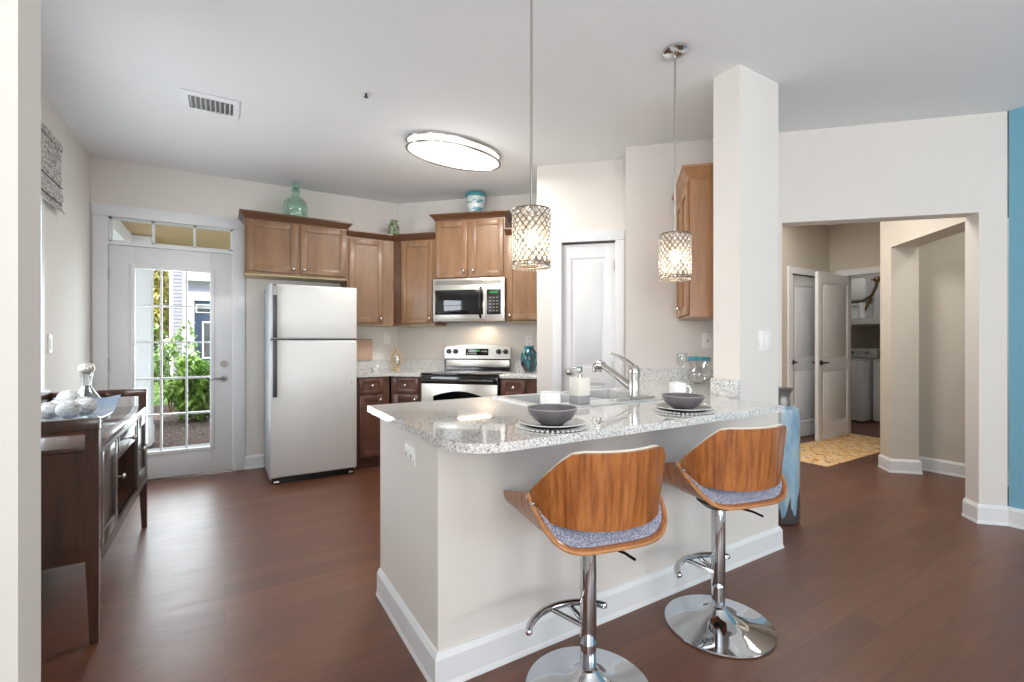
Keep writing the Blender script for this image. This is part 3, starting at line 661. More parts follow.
# ------------------------------------------------------------ countertops
t = thing('countertop', 'speckled granite countertop between refrigerator and stove', 'countertop', (0, 0, 0))
c1 = P(-2.216, TB-.61); cf = (1.347, YA-.64)
fr = P(-1.90, TB-.64); bk = P(-1.90, TB-.002); cr = P(-2.475, TB)
MB().prism([(1.045, YA-.002), (1.045, YA-.64), (1.352, YA-.64), fr[:2], bk[:2], (1.628, YA-.002)], .875, .91).build('slab', 'granite', t)
b = MB(); b.box(1.045, 1.628, YA-.022, YA-.002, .91, 1.012); b.build('backsplash', 'granitesplash', t)
b = MB(); b.M = Matrix.Translation(P(0, TB))@Matrix.Rotation(DG, 4, 'Z'); b.box(-2.47, -1.90, -.022, -.002, .91, 1.012); b.build('backsplash', 'granitesplash', t)
t = thing('countertop', 'small speckled granite countertop right of the stove', 'countertop', P(0, TB), DG)
MB().box(-1.12, -.757, -.64, -.002, .875, .91, .003).build('slab', 'granite', t); MB().box(-1.12, -.757, -.022, -.002, .91, 1.012).build('backsplash', 'granitesplash', t)
# island
t = thing('countertop', 'large speckled granite island countertop with a rounded corner', 'countertop', (0, 0, 0))
arc = [(.585+.16-.16*cos(a), 1.245+.16-.16*sin(a)) for a in [k*pi/2/10 for k in range(11)]]
SX0, SX1, SY0, SY1 = 1.275, 2.06, 1.835, 2.215
poly = [(.585, 2.295)]+arc+[(2.295, 1.245), (2.295, 1.548), (2.408, 1.548), (2.408, 1.716), (2.698, 1.716), (3.17, 2.192), (2.735, 2.627), (2.41, 2.305)]
hole = [(SX0, SY0), (SX1, SY0), (SX1, SY1), (SX0, SY1)]
MB().prism(poly, .88, .91, holes=[hole]).build('slab', 'granite', t, angle=50)
b = MB(); b.M = Matrix.Translation(P(0, TN))@Matrix.Rotation(DG, 4, 'Z'); b.box(.095, .70, -.022, -.002, .91, 1.012); b.build('backsplash', 'granitesplash', t)
MB().box(2.386, 2.408, 1.545, 1.716, .91, 1.005, .002).build('pillar_splash', 'granitesplash', t)

# ------------------------------------------------------------ sink and faucet
t = thing('kitchen_sink', 'stainless double bowl sink set into the island counter', 'sink', (0, 0, .91))
RX0, RX1, RY0, RY1 = 1.24, 2.095, 1.70, 2.245
xm = (SX0+SX1)/2
def bowlrect(b, x0, x1, y0, y1, d):
    b.box(x0, x0+.004, y0, y1, -d, .0); b.box(x1-.004, x1, y0, y1, -d, .0); b.box(x0, x1, y0, y0+.004, -d, .0); b.box(x0, x1, y1-.004, y1, -d, .0); b.box(x0, x1, y0, y1, -d-.004, -d)
b = MB(); b.prism([(RX0, RY0), (RX1, RY0), (RX1, RY1), (RX0, RY1)], .0005, .006, holes=[[(SX0+.012, SY0+.012), (xm-.012, SY0+.012), (xm-.012, SY1-.012), (SX0+.012, SY1-.012)], [(xm+.012, SY0+.012), (SX1-.012, SY0+.012), (SX1-.012, SY1-.012), (xm+.012, SY1-.012)]])
b.build('rim', 'sink', t)
for x0, x1 in ((SX0+.01, xm-.01), (xm+.01, SX1-.01)):
    b = MB(); bowlrect(b, x0, x1, SY0+.01, SY1-.01, .16); o = b.build('bowl', 'sink', t)
    MB().lathe([(0, -.158), (.035, -.158), (.04, -.1585)], ((x0+x1)/2, (SY0+SY1)/2, 0), 20).build('drain', 'chrome', o)
t = thing('kitchen_faucet', 'brushed nickel pull-out faucet on the sink ledge', 'faucet', (1.835, 1.775, .916))
MB().box(-.15, .13, -.03, .03, 0, .008, .003).build('base_plate', 'nickel', t)
b = MB(); b.lathe([(0, .008), (.032, .008), (.034, .012), (.029, .02), (.0275, .10), (.030, .125), (.030, .13)]); b.build('body', 'nickel', t)
b = MB(); b.lathe([(.030, .13), (.0315, .136), (.029, .16), (.018, .176), (0, .18)]); h_ = b.build('handle_hub', 'nickel', t)
b = MB(); b.tube([(0, .0, .165), (0, .05, .195), (0, .11, .222), (0, .175, .238)], [.015, .011, .008, .006], 12); b.build('lever', 'nickel', h_)
b = MB(); b.tube([(0, .01, .055), (0, .07, .085), (0, .17, .133), (0, .25, .166)], [.021, .019, .017, .018], 16); sp = b.build('spout', 'nickel', t)
b = MB(); b.tube([(0, .235, .165), (0, .262, .168), (0, .285, .155), (0, .288, .125)], [.020, .027, .029, .027], 16); b.build('spray_head', 'nickel', sp)

# ------------------------------------------------------------ refrigerator
t = thing('refrigerator', 'silver top-freezer refrigerator beside the entry door', 'refrigerator', (.32, 4.40, 0))
MB().box(0, .71, .075, .70, .03, 1.70, .008).build('body', 'fridgeside', t)
MB().box(.002, .708, 0, .07, .062, 1.222, .012, 3).build('fridge_door', 'fridge', t)
MB().box(.002, .708, 0, .07, 1.236, 1.70, .012, 3).build('freezer_door', 'fridge', t)
boxobj('door_gasket', 'black', .01, .70, .03, .08, 1.216, 1.242, parent=t)
def fhandle(z0, z1, up):
    b = MB(); zs = [z0+(z1-z0)*k/10 for k in range(11)]
    b.box(.018, .052, -.030, -.012, z0, z1, .008)
    b.box(.022, .048, -.02, .002, z0 if not up else z1-.06, (z0+.06) if not up else z1, .004)
    b.box(.022, .048, -.02, .002, (z1-.05) if not up else z0, z1 if not up else z0+.05, .004)
    return b
h1 = fhandle(1.243, 1.694, True).build('freezer_handle', 'darkgrey', t); MB().box(.018, .052, -.034, -.030, 1.60, 1.68).build('badge', 'satin', h1)
fhandle(.745, 1.222, False).build('fridge_handle', 'darkgrey', t)
boxobj('kick_grille', 'black', .02, .69, .06, .10, .0, .06, parent=t)
for x in (.05, .66): MB().tube([(x-.02, .05, .018), (x+.02, .05, .018)], .018, 12).build('foot', 'nickel', t)
MB().tube([(.66, -.001, .84), (.66, .001, .84)], .005, 8).build('badge_dot', 'black', t)

# ------------------------------------------------------------ stove
t = thing('stove', 'stainless and black electric stove with a rear control panel', 'stove', P(-1.508, TB), DG)
w2 = .379
MB().box(-w2+.003, w2-.003, -.62, -.03, .06, .895).build('body', 'black', t)
boxobj('toe_kick', 'black', -w2+.02, w2-.02, -.58, -.05, 0, .06, parent=t)
MB().box(-w2, w2, -.655, -.08, .895, .915, .006).build('cooktop', 'blackglass', t)
for x, y, r in ((-.19, -.49, .10), (.19, -.49, .085), (-.19, -.24, .075), (.19, -.24, .10)):
    MB().lathe([(r-.003, .9152), (r-.003, .9158), (r, .9158), (r, .9152)], (x, y, 0), 40).build('burner_ring', 'darkgrey', t)
d = MB().box(-w2+.005, w2-.005, -.66, -.62, .26, .885, .008).build('oven_door', 'steel', t)
MB().box(-w2+.005, w2-.005, -.672, -.655, .815, .886, .006).build('black_top_band', 'blackglass', d)
b = MB(); b.tube([(-w2+.03, -.672, .845), (-w2+.03, -.712, .848), (w2-.03, -.712, .848), (w2-.03, -.672, .845)], .014, 12); b.build('oven_handle', 'black', d)
poly = [(-.25, .40), (.25, .40)]+[(.25-.5*k/12, .70+.05*sin(pi*k/12)) for k in range(13)]
b = MB(); b.M = Matrix.Rotation(pi/2, 4, 'X'); b.prism(poly, .658, .664); b.build('oven_window', 'blackglass', d)
MB().box(-w2+.005, w2-.005, -.655, -.62, .07, .25, .008).build('storage_drawer', 'steel', t)
# backguard with a gently arched top
poly = [(-.36, 1.03), (.36, 1.03)]+[(.36, 1.13)]+[(.345-.69*k/16, 1.150+.03*sin(pi*k/16)) for k in range(17)]+[(-.36, 1.13)]
b = MB(); b.M = Matrix.Translation((0, -.03, 0))@Matrix.Rotation(pi/2, 4, 'X'); b.prism(poly, 0, .07); g = b.build('control_panel', 'steel', t)
MB().box(-.35, .35, -.085, -.03, .915, 1.035).build('backguard', 'blackglass', t)
MB().box(-.345, .345, -.092, -.085, .945, 1.018, .002).build('steel_strip', 'steel', t)
MB().box(-.125, .125, -.104, -.100, 1.065, 1.135, .002).build('clock_panel', 'blackglass', g)
MB().box(-.02, .03, -.1055, -.1035, 1.105, 1.125).build('clock_display', 'clock', g)
b = MB()
for k in range(5): b.box(-.11+.022*k, -.098+.022*k, -.1055, -.1035, 1.080, 1.088)
for k in range(3): b.box(.05+.022*k, .062+.022*k, -.1055, -.1035, 1.105, 1.113)
b.build('buttons', 'plate', g)
for x in (-.31, -.235, .235, .31):
    k = MB().tube([(x, -.10, 1.105), (x, -.125, 1.105)], [.027, .023], 20).build('knob', 'black', g)
    MB().box(x-.004, x+.004, -.134, -.122, 1.083, 1.127, .002).build('grip', 'darkgrey', k)
MB().lathe([(0, 0), (.007, 0), (.007, .002), (0, .002)], (0, 0, 0), 14).build('badge', 'nickel', g).location = (-.005, -.101, 1.05)

# ------------------------------------------------------------ microwave
t = thing('microwave', 'stainless over-the-range microwave under the brown cabinet', 'microwave', P(-1.510, TB), DG)
w2 = .372
MB().box(-w2, w2, -.36, -.004, 1.425, 1.85).build('body', 'darkgrey', t)
MB().box(-w2, w2, -.385, -.36, 1.425, 1.85, .006).build('front_frame', 'steel', t)
b = MB()
for k in range(5): b.box(-w2+.03, w2-.03, -.389, -.384, 1.79+k*.009, 1.794+k*.009)
b.build('vent_grille', 'slot', t)
d = MB().box(-w2+.012, .175, -.398, -.385, 1.44, 1.775, .006).build('door', 'steel', t)
MB().box(-w2+.035, .165, -.402, -.397, 1.49, 1.735, .01).build('door_window', 'blackglass', d)
b = MB(); b.tube([(.135, -.40, 1.46), (.135, -.425, 1.49), (.135, -.435, 1.60), (.135, -.425, 1.72), (.135, -.40, 1.755)], .012, 12); b.build('door_handle', 'black', d)
c = MB().box(.195, w2-.035, -.398, -.386, 1.49, 1.735, .006).build('control_panel', 'black', t)
MB().box(.225, w2-.065, -.400, -.397, 1.695, 1.715).build('display', 'clock', c)
b = MB()
for r in range(5):
    for k in range(3): b.box(.222+k*.034, .244+k*.034, -.400, -.397, 1.52+r*.032, 1.532+r*.032)
b.build('buttons', 'slot', c)
em = MB(); em.tube([(-w2+.04, -.3975, 1.463), (-w2+.04, -.400, 1.463)], .013, 20); em = em.build('round_emblem', 'darkgrey', t)
rg = MB(); rg.tube([(-w2+.04+.0105*cos(a), -.4008, 1.463+.0105*sin(a)) for a in [k*pi/10 for k in range(20)]], .0012, 6, closed=True)
for sx_ in (-1, 1): rg.tube([(-w2+.04+sx_*.0035+.003*cos(a), -.4008, 1.463+.0045*sin(a)) for a in [k*2*pi/10 for k in range(9)]], .0009, 5)
rg.build('ring', 'plate', em)
boxobj('underside_lamp', 'cabbottom', -.1, .1, -.3, -.2, 1.421, 1.425, parent=t)
t.location.z = -.016
light('microwave_underlight', 'AREA', P(-1.50, TB-.2, 1.385), 1.5, (1, 0.78, 0.55), size=.35, size_y=.1)

# ------------------------------------------------------------ decor on top of the cabinets
t = thing('glass_bottle', 'large green glass bottle with ball stopper on the cabinet above the refrigerator', 'bottle', (.572, 4.885, 2.379))
pr = [(0, .0), (.098, .0), (.105, .012), (.105, .125), (.098, .155), (.07, .185), (.04, .20), (.036, .207), (.036, .255), (.044, .258), (.044, .268), (.034, .27)]
MB().lathe(pr, n=36).build('body', 'greenglass', t)
b = MB(); b.ball((0, 0, .312), .042); b.tube([(0, 0, .255), (0, 0, .29)], .024, 14); b.build('stopper', 'greenglass', t)
t = thing('cabinet_jar', 'small patterned green jar in the corner on top of the cabinets', 'jar', (1.518, 4.875, 2.314))
b = MB(); b.lathe([(0, 0), (.05, 0), (.062, .03), (.062, .09), (.045, .14), (.038, .155), (.044, .165), (.040, .17), (.03, .168), (.03, .15)], n=8); b.build('body', 'jade', t, smooth=False)
t = thing('ceramic_vase', 'white and teal swirled vase with a teal rim above the microwave cabinet', 'vase', (2.19, 4.30, 2.494))
MB().lathe([(0, 0), (.055, 0), (.062, .01), (.078, .07), (.092, .13), (.098, .185), (.090, .185), (.084, .13), (.05, .02), (0, .02)], n=36).build('body', 'bluewhite', t)
MB().lathe([(.0975, .185), (.106, .192), (.106, .215), (.100, .222), (.094, .215), (.09, .185)], n=36).build('rim', 'bluewhiterim', t)

# ------------------------------------------------------------ decor on the back counters
t = thing('sculptural_ornament', 'gold teardrop ornament standing in the counter corner', 'ornament', (1.552, 4.905, .9105), -pi/6)
pts = []
for k in range(33):
    a = -pi/2+2*pi*k/32; x = .048*cos(a); z = .095+.07*sin(a)
    if sin(a) > 0: x *= (1-.75*sin(a)**2); z = .095+.12*sin(a)
    pts.append((x, 0, z))
MB().tube(pts[:-1], .008, 8, closed=True).build('teardrop_frame', 'goldwood', t)
b = MB(); b.tube([(0, 0, .21), (0, 0, .285)], [.009, .004], 8); b.build('spire', 'goldwood', t)
MB().ball((0, 0, .10), .036, 1, .4, 1.35).build('inner_shell', 'pearl', t)
MB().lathe([(0, 0), (.036, 0), (.03, .008), (.012, .02), (0, .022)], n=20).build('foot', 'goldwood', t)
t = thing('cutting_board', 'plain tan board leaning on the wall beside the refrigerator', 'cutting board', (1.21, 5.092, 1.0125))
MB().box(-.14, .14, -.008, .008, 0, .215, .004).build('panel', 'board', t); MB().box(-.14, .14, -.0085, .0085, .215, .22, .001).build('edge_strip', 'cabinetdark', t)
t = thing('spoon_rest', 'small white dish on the counter by the refrigerator', 'dish', (1.34, 4.93, .9105))
MB().lathe([(0, .004), (.03, .004), (.05, .03), (.053, .03), (.035, 0), (0, 0)], n=24).build('dish_body', 'ceramicwhite', t); MB().ball((.01, 0, .035), .026).build('sponge', 'ceramicwhite', t)
t = thing('ceramic_vase', 'dark teal glazed vase on the counter right of the stove', 'vase', (2.585, 3.905, .9105))
MB().lathe([(0, 0), (.045, 0), (.05, .008), (.078, .06), (.088, .12), (.080, .18), (.055, .225), (.042, .238), (.050, .25), (.044, .252), (.036, .238), (.05, .2), (0, .18)], n=40).build('body', 'tealglaze', t)
MB().lathe([(.042, .238), (.052, .25), (.050, .256), (.040, .244)], n=40).build('rim', 'bluewhiterim', t)

# glassware near the pillar
t = thing('glass_vase', 'clear glass bubble vase with a turquoise rim in the counter corner', 'vase', (2.925, 2.195, .9105))
MB().lathe([(0, .0), (.03, 0), (.06, .015), (.079, .05), (.078, .08), (.06, .108), (.052, .118), (.062, .135), (.076, .16), (.078, .18)], n=36).build('body', 'glass', t)
M['turq'] = plain('turquoise_glass', (30, 140, 160), 0.1, coat=0.6)
if not any(c.name.startswith('turquoise_rim') for c in t.children):
    MB().lathe([(.078, .168), (.081, .176), (.080, .19), (.076, .192), (.074, .18), (.078, .168)], n=40).build('turquoise_rim', 'turq', t)
t = thing('wine_glass', 'clear stemmed glass left of the bubble vase', 'glass', (2.915, 2.335, .9105))
MB().lathe([(0, 0), (.035, 0), (.035, .003), (.006, .008), (.005, .10), (.012, .115), (.032, .14), (.040, .17), (.036, .215)], n=28).build('body', 'glass', t)
MB().tube([(.036*cos(a), .036*sin(a), .215) for a in [k*2*pi/28 for k in range(28)]], .0014, 5, closed=True).build('lip', 'glass', t)

# ------------------------------------------------------------ place settings
def mk_setting(x, y, first, where, gidx):
    L = where
    c = thing('charger', 'round ribbed charger under the grey plate %s' % L, 'charger', (x, y, .9102)); b = MB()
    b.lathe([(0, 0), (.130, 0), (.130, .002), (0, .002)], n=60); b.build('disk', 'black', c)
    b = MB()
    for k in range(46):
        a = 2*pi*k/46; b.M = Matrix.Rotation(a, 4, 'Z'); b.box(.100, .133, -.0042, .0042, .0021, .0062)
    b.build('ribbed_rim', 'charger', c)
    p_ = thing('dinner_plate', 'grey dinner plate %s' % L, 'plate', (x, y, .9162))
    MB().lathe([(0, .002), (.075, .002), (.118, .013), (.121, .013), (.078, -.001), (0, -.001)], n=48).build('plate_body', 'plategrey', p_)
    MB().tube([(.1205*cos(a), .1205*sin(a), .013) for a in [k*2*pi/48 for k in range(48)]], .0014, 6, closed=True).build('rim_edge', 'ceramicwhite', p_)
    bo = thing('soup_bowl', 'dark grey bowl on the plate %s' % L, 'bowl', (x, y, .9184))
    MB().lathe([(0, 0), (.04, 0), (.045, .004), (.07, .02), (.086, .042), (.092, .060), (.089, .060), (.08, .04), (.06, .018), (.03, .009), (0, .009)], n=48).build('bowl_body', 'ceramicgrey', bo)
    MB().tube([(.0905*cos(a), .0905*sin(a), .060) for a in [k*2*pi/48 for k in range(48)]], .0022, 6, closed=True).build('rim_edge', 'plategrey', bo)
mk_setting(1.02, 1.39, True, 'in front of the left stool', 0)
mk_setting(1.746, 1.395, False, 'in front of the right stool', 1)
def mug(x, y, rz, label):
    t = thing('mug', label, 'mug', (x, y, .9105), rz)
    MB().lathe([(0, 0), (.040, 0), (.044, .004), (.045, .092), (.042, .092), (.041, .008), (0, .008)], n=36).build('cup', 'ceramicwhite', t)
    b = MB(); b.tube([(.043, 0, .075), (.062, 0, .074), (.072, 0, .055), (.066, 0, .032), (.043, 0, .024)], .0055, 8); b.build('handle', 'ceramicwhite', t)
mug(1.19, 1.635, 1.2, 'white mug behind the left bowl near the sink')
mug(2.015, 1.645, -.5, 'white mug with its handle to the right behind the right bowl')
t = thing('soap_dispenser', 'square pale soap dispenser with a grey base beside the sink', 'soap dispenser', (1.475, 1.785, .9165))
MB().box(-.036, .036, -.036, .036, 0, .038, .003).build('grey_base', plain('grey_stone_base', (146, 146, 150), 0.5), t)
MB().box(-.036, .036, -.036, .036, .0382, .128, .003).build('bottle', plain('cream_stone', (222, 218, 208), 0.5), t)
b = MB(); b.tube([(0, 0, .128), (0, 0, .142)], .014, 14); b.tube([(0, 0, .142), (0, 0, .172)], .006, 10); b.box(-.04, .011, -.009, .009, .170, .180, .003); b.box(-.011, .011, -.011, .011, .150, .176, .003); b.build('pump', 'nickel', t)

# ------------------------------------------------------------ bar stools
def stool(loc, rz, label, seat_rot=-.2):
    t = thing('bar_stool', label, 'bar stool', loc, rz, None)
    # chrome base, post
    b = MB(); b.lathe([(0, 0), (.215, 0), (.222, .004), (.220, .010), (.19, .016), (.13, .026), (.085, .040), (.055, .058), (.036, .078), (.030, .085), (0, .085)], n=72); b.build('base', 'chrome', t, angle=60)
    b = MB(); b.lathe([(.0275, .08), (.0275, .17), (.0245, .171), (0, .171)], n=28); b.build('lower_post', 'chrome', t)
    b = MB(); b.lathe([(.0, .165), (.026, .165), (.0285, .172), (.0285, .50), (.026, .505), (.026, .53), (0, .53)], n=28); b.build('upper_post', 'chrome', t)
    b = MB(); b.lathe([(0, .51), (.06, .51), (.09, .535), (0, .535)], n=24); b.build('seat_bracket', 'black', t)
    b = MB(); b.tube([(.03, -.03, .52), (.075, -.11, .515), (.09, -.15, .507)], .005, 8); b.build('height_lever', 'black', t)
    # footrest
    pts = []
    for k in range(17):
        u = k/16; a = radians(150-125*u)
        pts.append((-.082+.178*cos(a), -.055+.15*sin(a), .27))
    b = MB(); b.tube(pts, .0125, 12); b.ball(pts[0], .0125); b.ball(pts[-1], .0125)
    b.tube([(-.095, .094, .268), (-.012, .0, .225)], .009, 10); b.tube([(-.02, .095, .268), (.0, .0, .225)], .009, 10)
    b.build('footrest', 'chrome', t)
    # U shaped plywood seat shell
    HW = .240
    def sect(u, yy):      # u -1..1 around the U; returns x,z at depth yy
        rim = .758-.095*max(0, (yy+.15)/.35)**1.0
        bot = .572+.012*max(0, yy)/.2
        a = u*pi/2; sx = abs(sin(a))**.62*(1 if u > 0 else -1); cz = 1-abs(cos(a))**.55
        return HW*sx*(.93+.07*abs(u)), bot+(rim-bot)*(abs(u)**3.0)*.72+(rim-bot)*.28*(cz)
    def shell(i, j):
        u = -1+2*i; au = abs(u)
        y0 = -.185+.15*au**3; y1 = .215-.02*au**6
        if au > .45: y1 = .215-.0*au
        # flaps narrow to a point at the top front
        yy = y0+(y1-y0)*j
        x, z = sect(u, yy)
        return (x, yy, z)
    b = MB(); b.grid(shell, 56, 18, .012); sh = b.build('seat_shell', 'stoolwood', t, angle=50)
    # plywood edge band along the rear rim
    b = MB(); b.tube([Vector(shell(i/56, 0))+Vector((0, -.001, -.001)) for i in range(57)], .0068, 8); b.build('edge_band', 'plyedge', sh)
    for yy, zz in ((-.075, .705), (-.035, .715)):
        b = MB(); b.tube([(-HW+.002, yy, zz), (-HW-.006, yy, zz)], .008, 12); b.build('bolt', 'nickel', sh)
        b = MB(); b.tube([(HW-.002, yy, zz), (HW+.006, yy, zz)], .008, 12); b.build('bolt', 'nickel', sh)
    # cushion: thick tweed pad following the U
    def pad(i, j):
        u = (-1+2*i)*.90; yy = (-.174+.14*abs(u)**3)+(.196-(-.174+.14*abs(u)**3))*j
        x, z = sect(u, yy)
        edge = min(1, 8*j, 8*(1-j)); k = 1-abs(-1+2*i)**6
        return (x*.955, yy, z+.012+.045*k*edge**.5+.001)
    def padlo(i, j):
        u = (-1+2*i)*.90; yy = (-.174+.14*abs(u)**3)+(.196-(-.174+.14*abs(u)**3))*j
        x, z = sect(u, yy); return (x*.965, yy, z+.010)
    b = MB(); b.grid(pad, 48, 20); b.grid(padlo, 48, 20)
    b.grid(lambda i, j: tuple(Vector(pad(i, 0)).lerp(Vector(padlo(i, 0)), j)), 48, 3); b.grid(lambda i, j: tuple(Vector(pad(i, 1)).lerp(Vector(padlo(i, 1)), j)), 48, 3)
    b.build('seat_cushion', 'fabric', t, angle=60)
    # back band: curved plywood wrapped around the rear inside the flaps
    def outline(s):        # s -1..1 left..right: top and bottom heights
        a = abs(s)
        top = .885 if a < .50 else .885-(.885-.742)*((a-.50)/.50)**1.0*(1.0 if a < 1 else 1)
        if .40 < a <= .62: top = .885-(.143)*max(0, (a-.50)/.5)-.006*(1-abs(a-.5)/.12)
        bot = .643+.022*a**2
        return top, bot
    def bc(s, r=0.0):
        ang = s*radians(84); return ((.224-r)*sin(ang)*1.0, -.035-(.185-r)*cos(ang)**.9 if cos(ang) > 0 else -.035)
    def back(i, j, r=0.0):
        s = -1+2*i; top, bot = outline(s); x, y = bc(s, r); z = bot+(top-bot)*j
        return (x*(1+.10*j), y-.022*(j)*cos(s*pi/2), z)
    b = MB(); b.grid(lambda i, j: back(i, j), 60, 10, .011); bk_ = b.build('backrest', 'stoolwood', t, angle=50)
    b = MB(); b.grid(lambda i, j: back(.02+.96*i, .03+.955*j, .014), 60, 10, .010); b.build('back_pad', 'fabric', bk_, angle=50)
    b = MB(); b.tube([Vector(back(.03+.94*i/40, .985, .0155))+Vector((0, 0, .004)) for i in range(41)], .0055, 8); b.build('pad_piping', plain('cream_piping', (214, 208, 196), 0.8), bk_)
    for c in t.children:
        if c.name.split('.')[0] in ('seat_shell', 'seat_cushion', 'backrest', 'height_lever'): c.rotation_euler = (0, 0, seat_rot)
    return t
stool((1.085, 1.265, 0), 0.0, 'left walnut bar stool nearest the camera with tweed cushion and chrome base')
stool((1.813, 1.265, 0), 0.03, 'right walnut bar stool beside the pillar end of the island', -.25)

# ------------------------------------------------------------ pendants
def pendant(x, y, zb, label):
    zb += .016
    t = thing('pendant_lamp', label, 'pendant lamp', (x, y, 0))
    R, Hh = .077, .230; z0 = zb; z1 = zb+Hh
    MB().lathe([(0, 2.74), (.062, 2.74), (.062, 2.728), (.05, 2.716), (.012, 2.708), (0, 2.708)], n=36).build('canopy', 'chrome', t)
    MB().tube([(0, 0, 2.71), (0, 0, z1-.01)], .0055, 10).build('stem', 'nickel', t)
    b = MB(); b.lathe([(0, z1-.005), (.02, z1-.005), (.02, z1-.055), (.015, z1-.07), (0, z1-.07)], n=20); b.build('socket', 'chrome', t)
    sh = MB()
    for z in (z0, z0+.010, z1): sh.tube([(R*cos(a), R*sin(a), z) for a in [k*2*pi/40 for k in range(40)]], .0022 if z == z0+.010 else .003, 6, closed=True)
    N = 18; rows = 13.0; pitch = Hh/rows; turn = 2*pi/N
    for s in (1, -1):
        for k in range(N):
            pts = []
            for q in range(28): f = q/27; a = turn*k+s*f*rows*turn/2*1.0; pts.append((R*cos(a), R*sin(a), z0+.008+f*(Hh-.008)))
            sh.tube(pts, .0024, 5, cap=False)
    for k in range(3):
        a = k*2*pi/3; sh.tube([(0, 0, z1-.004), (R*cos(a), R*sin(a), z1)], .0025, 6)
    s_ = sh.build('wire_shade', 'darknickel', t)
    cb = MB(); hh = (Hh-.008)/rows
    for r in range(1, int(rows)):
        for k in range(N):
            aa = turn*(k+.5+r/2); z = z0+.008+hh*r
            t_ = bmesh.new(); bmesh.ops.create_icosphere(t_, subdivisions=1, radius=.0092)
            bmesh.ops.scale(t_, vec=(.6, 1.0, 1.15), verts=t_.verts); bmesh.ops.rotate(t_, matrix=Matrix.Rotation(aa, 3, 'Z'), verts=t_.verts)
            bmesh.ops.translate(t_, vec=(R*cos(aa), R*sin(aa), z), verts=t_.verts); cb._add(t_)
    for k in range(N*2):
        a = k*pi/N; t_ = bmesh.new(); bmesh.ops.create_icosphere(t_, subdivisions=1, radius=.006); bmesh.ops.translate(t_, vec=(R*cos(a), R*sin(a), z0-.004), verts=t_.verts); cb._add(t_)
    cb.build('crystals', 'crystal', s_, smooth=False)
    b = MB(); b.ball((0, 0, z1-.115), .030, 1, 1, 1.25); b.build('bulb', 'bulb', t)
    light('pendant_light', 'POINT', (x, y, z1-.15), 3.0, (1, .87, .70), radius=.03)
pendant(1.083, 1.62, 1.515, 'crystal pendant lamp hanging over the left place setting')
pendant(2.006, 1.652, 1.530, 'crystal pendant lamp hanging near the pillar')

# ------------------------------------------------------------ ceiling fixtures
t = thing('ceiling_lamp', 'large oval flush ceiling lamp with a silver double ring', 'ceiling lamp', (1.553, 3.40, 2.74), .108)
def oval(a, b_, z, n=72): return [(a*cos(2*pi*k/n), b_*sin(2*pi*k/n), z) for k in range(n)]
b = MB(); b.lathe([(0, -.078), (.36, -.078), (.385, -.07), (.39, -.055), (.385, -.012), (.37, -.0)], n=72, sx=1.0, sy=.205/.39); b.build('diffuser', 'diffuser', t)
for z in (-.012, -.068): MB().tube(oval(.403, .223, z), .0095, 8, closed=True).build('metal_ring', 'nickel', t)
b = MB()
for a in (.9, 2.4, 3.9, 5.5): b.tube([(.403*cos(a), .223*sin(a), -.068), (.403*cos(a), .223*sin(a), -.012)], .003, 6)
b.build('ring_posts', 'nickel', t)
light('ceiling_lamp_glow', 'POINT', (1.553, 3.40, 2.30), 7, (1, .96, .90), radius=.25)
light('ceiling_lamp_light', 'AREA', (1.553, 3.40, 2.65), 30, (1, .96, .90), size=.75, size_y=.4)
t = thing('ceiling_vent', 'white louvered air vent in the ceiling', 'vent', (-.075, 3.59, 2.74), .0)
b = MB(); W_, D_ = .155, .145
b.box(-W_, W_, -D_, -D_+.055, -.008, -.0005); b.box(-W_, W_, D_-.055, D_, -.008, -.0005); b.box(-W_, -W_+.035, -D_+.055, D_-.055, -.008, -.0005); b.box(W_-.035, W_, -D_+.055, D_-.055, -.008, -.0005); b.build('frame', 'white', t)
boxobj('duct_shade', 'darkgrey', -W_+.03, W_-.03, -D_+.05, D_-.05, -.002, -.0005, parent=t)  # flat dark sheet painting the shade of the vent opening
for k in range(9):
    x = -.105+k*.026; b = MB(); b.M = Matrix.Translation((x, 0, -.008))@Matrix.Rotation(.5, 4, 'Y'); b.box(-.0015, .0015, -.092, .092, -.010, .008); b.build('slat', 'white', t)
t = thing('fire_sprinkler', 'small recessed sprinkler head in the ceiling', 'sprinkler', (.738, 2.927, 2.74))
MB().lathe([(0, -.002), (.036, -.004), (.04, 0)], n=28).build('escutcheon', 'white', t)
b = MB(); b.tube([(0, 0, -.002), (0, 0, -.024)], .007, 10); b.lathe([(0, -.024), (.014, -.024), (.014, -.026), (0, -.026)], n=12); b.build('nozzle', 'darkgrey', t)

# ------------------------------------------------------------ floor vase, rug
t = thing('floor_vase', 'tall pale blue floor vase with a silver neck behind the pillar', 'vase', (3.235, 1.775, 0))
MB().lathe([(0, 0), (.095, 0), (.105, .01), (.108, .04), (.108, .74), (.104, .765), (.085, .78), (.05, .782)], n=48).build('body', 'floorvase', t)
MB().lathe([(.05, .78), (.052, .80), (.048, .83), (.052, .86), (.072, .90), (.066, .90), (.045, .86), (.04, .80)], n=40).build('neck', 'satin', t)
t = thing('hall_rug', 'faded orange and cream runner rug on the hallway floor', 'rug', (5.95, 2.615, 0))
MB().box(-1.0, 1.0, -.335, .335, 0.0005, .007, .002).build('pile', 'rug', t)
MB().box(-1.004, -.99, -.335, .335, 0.0005, .008).build('binding', 'board', t)

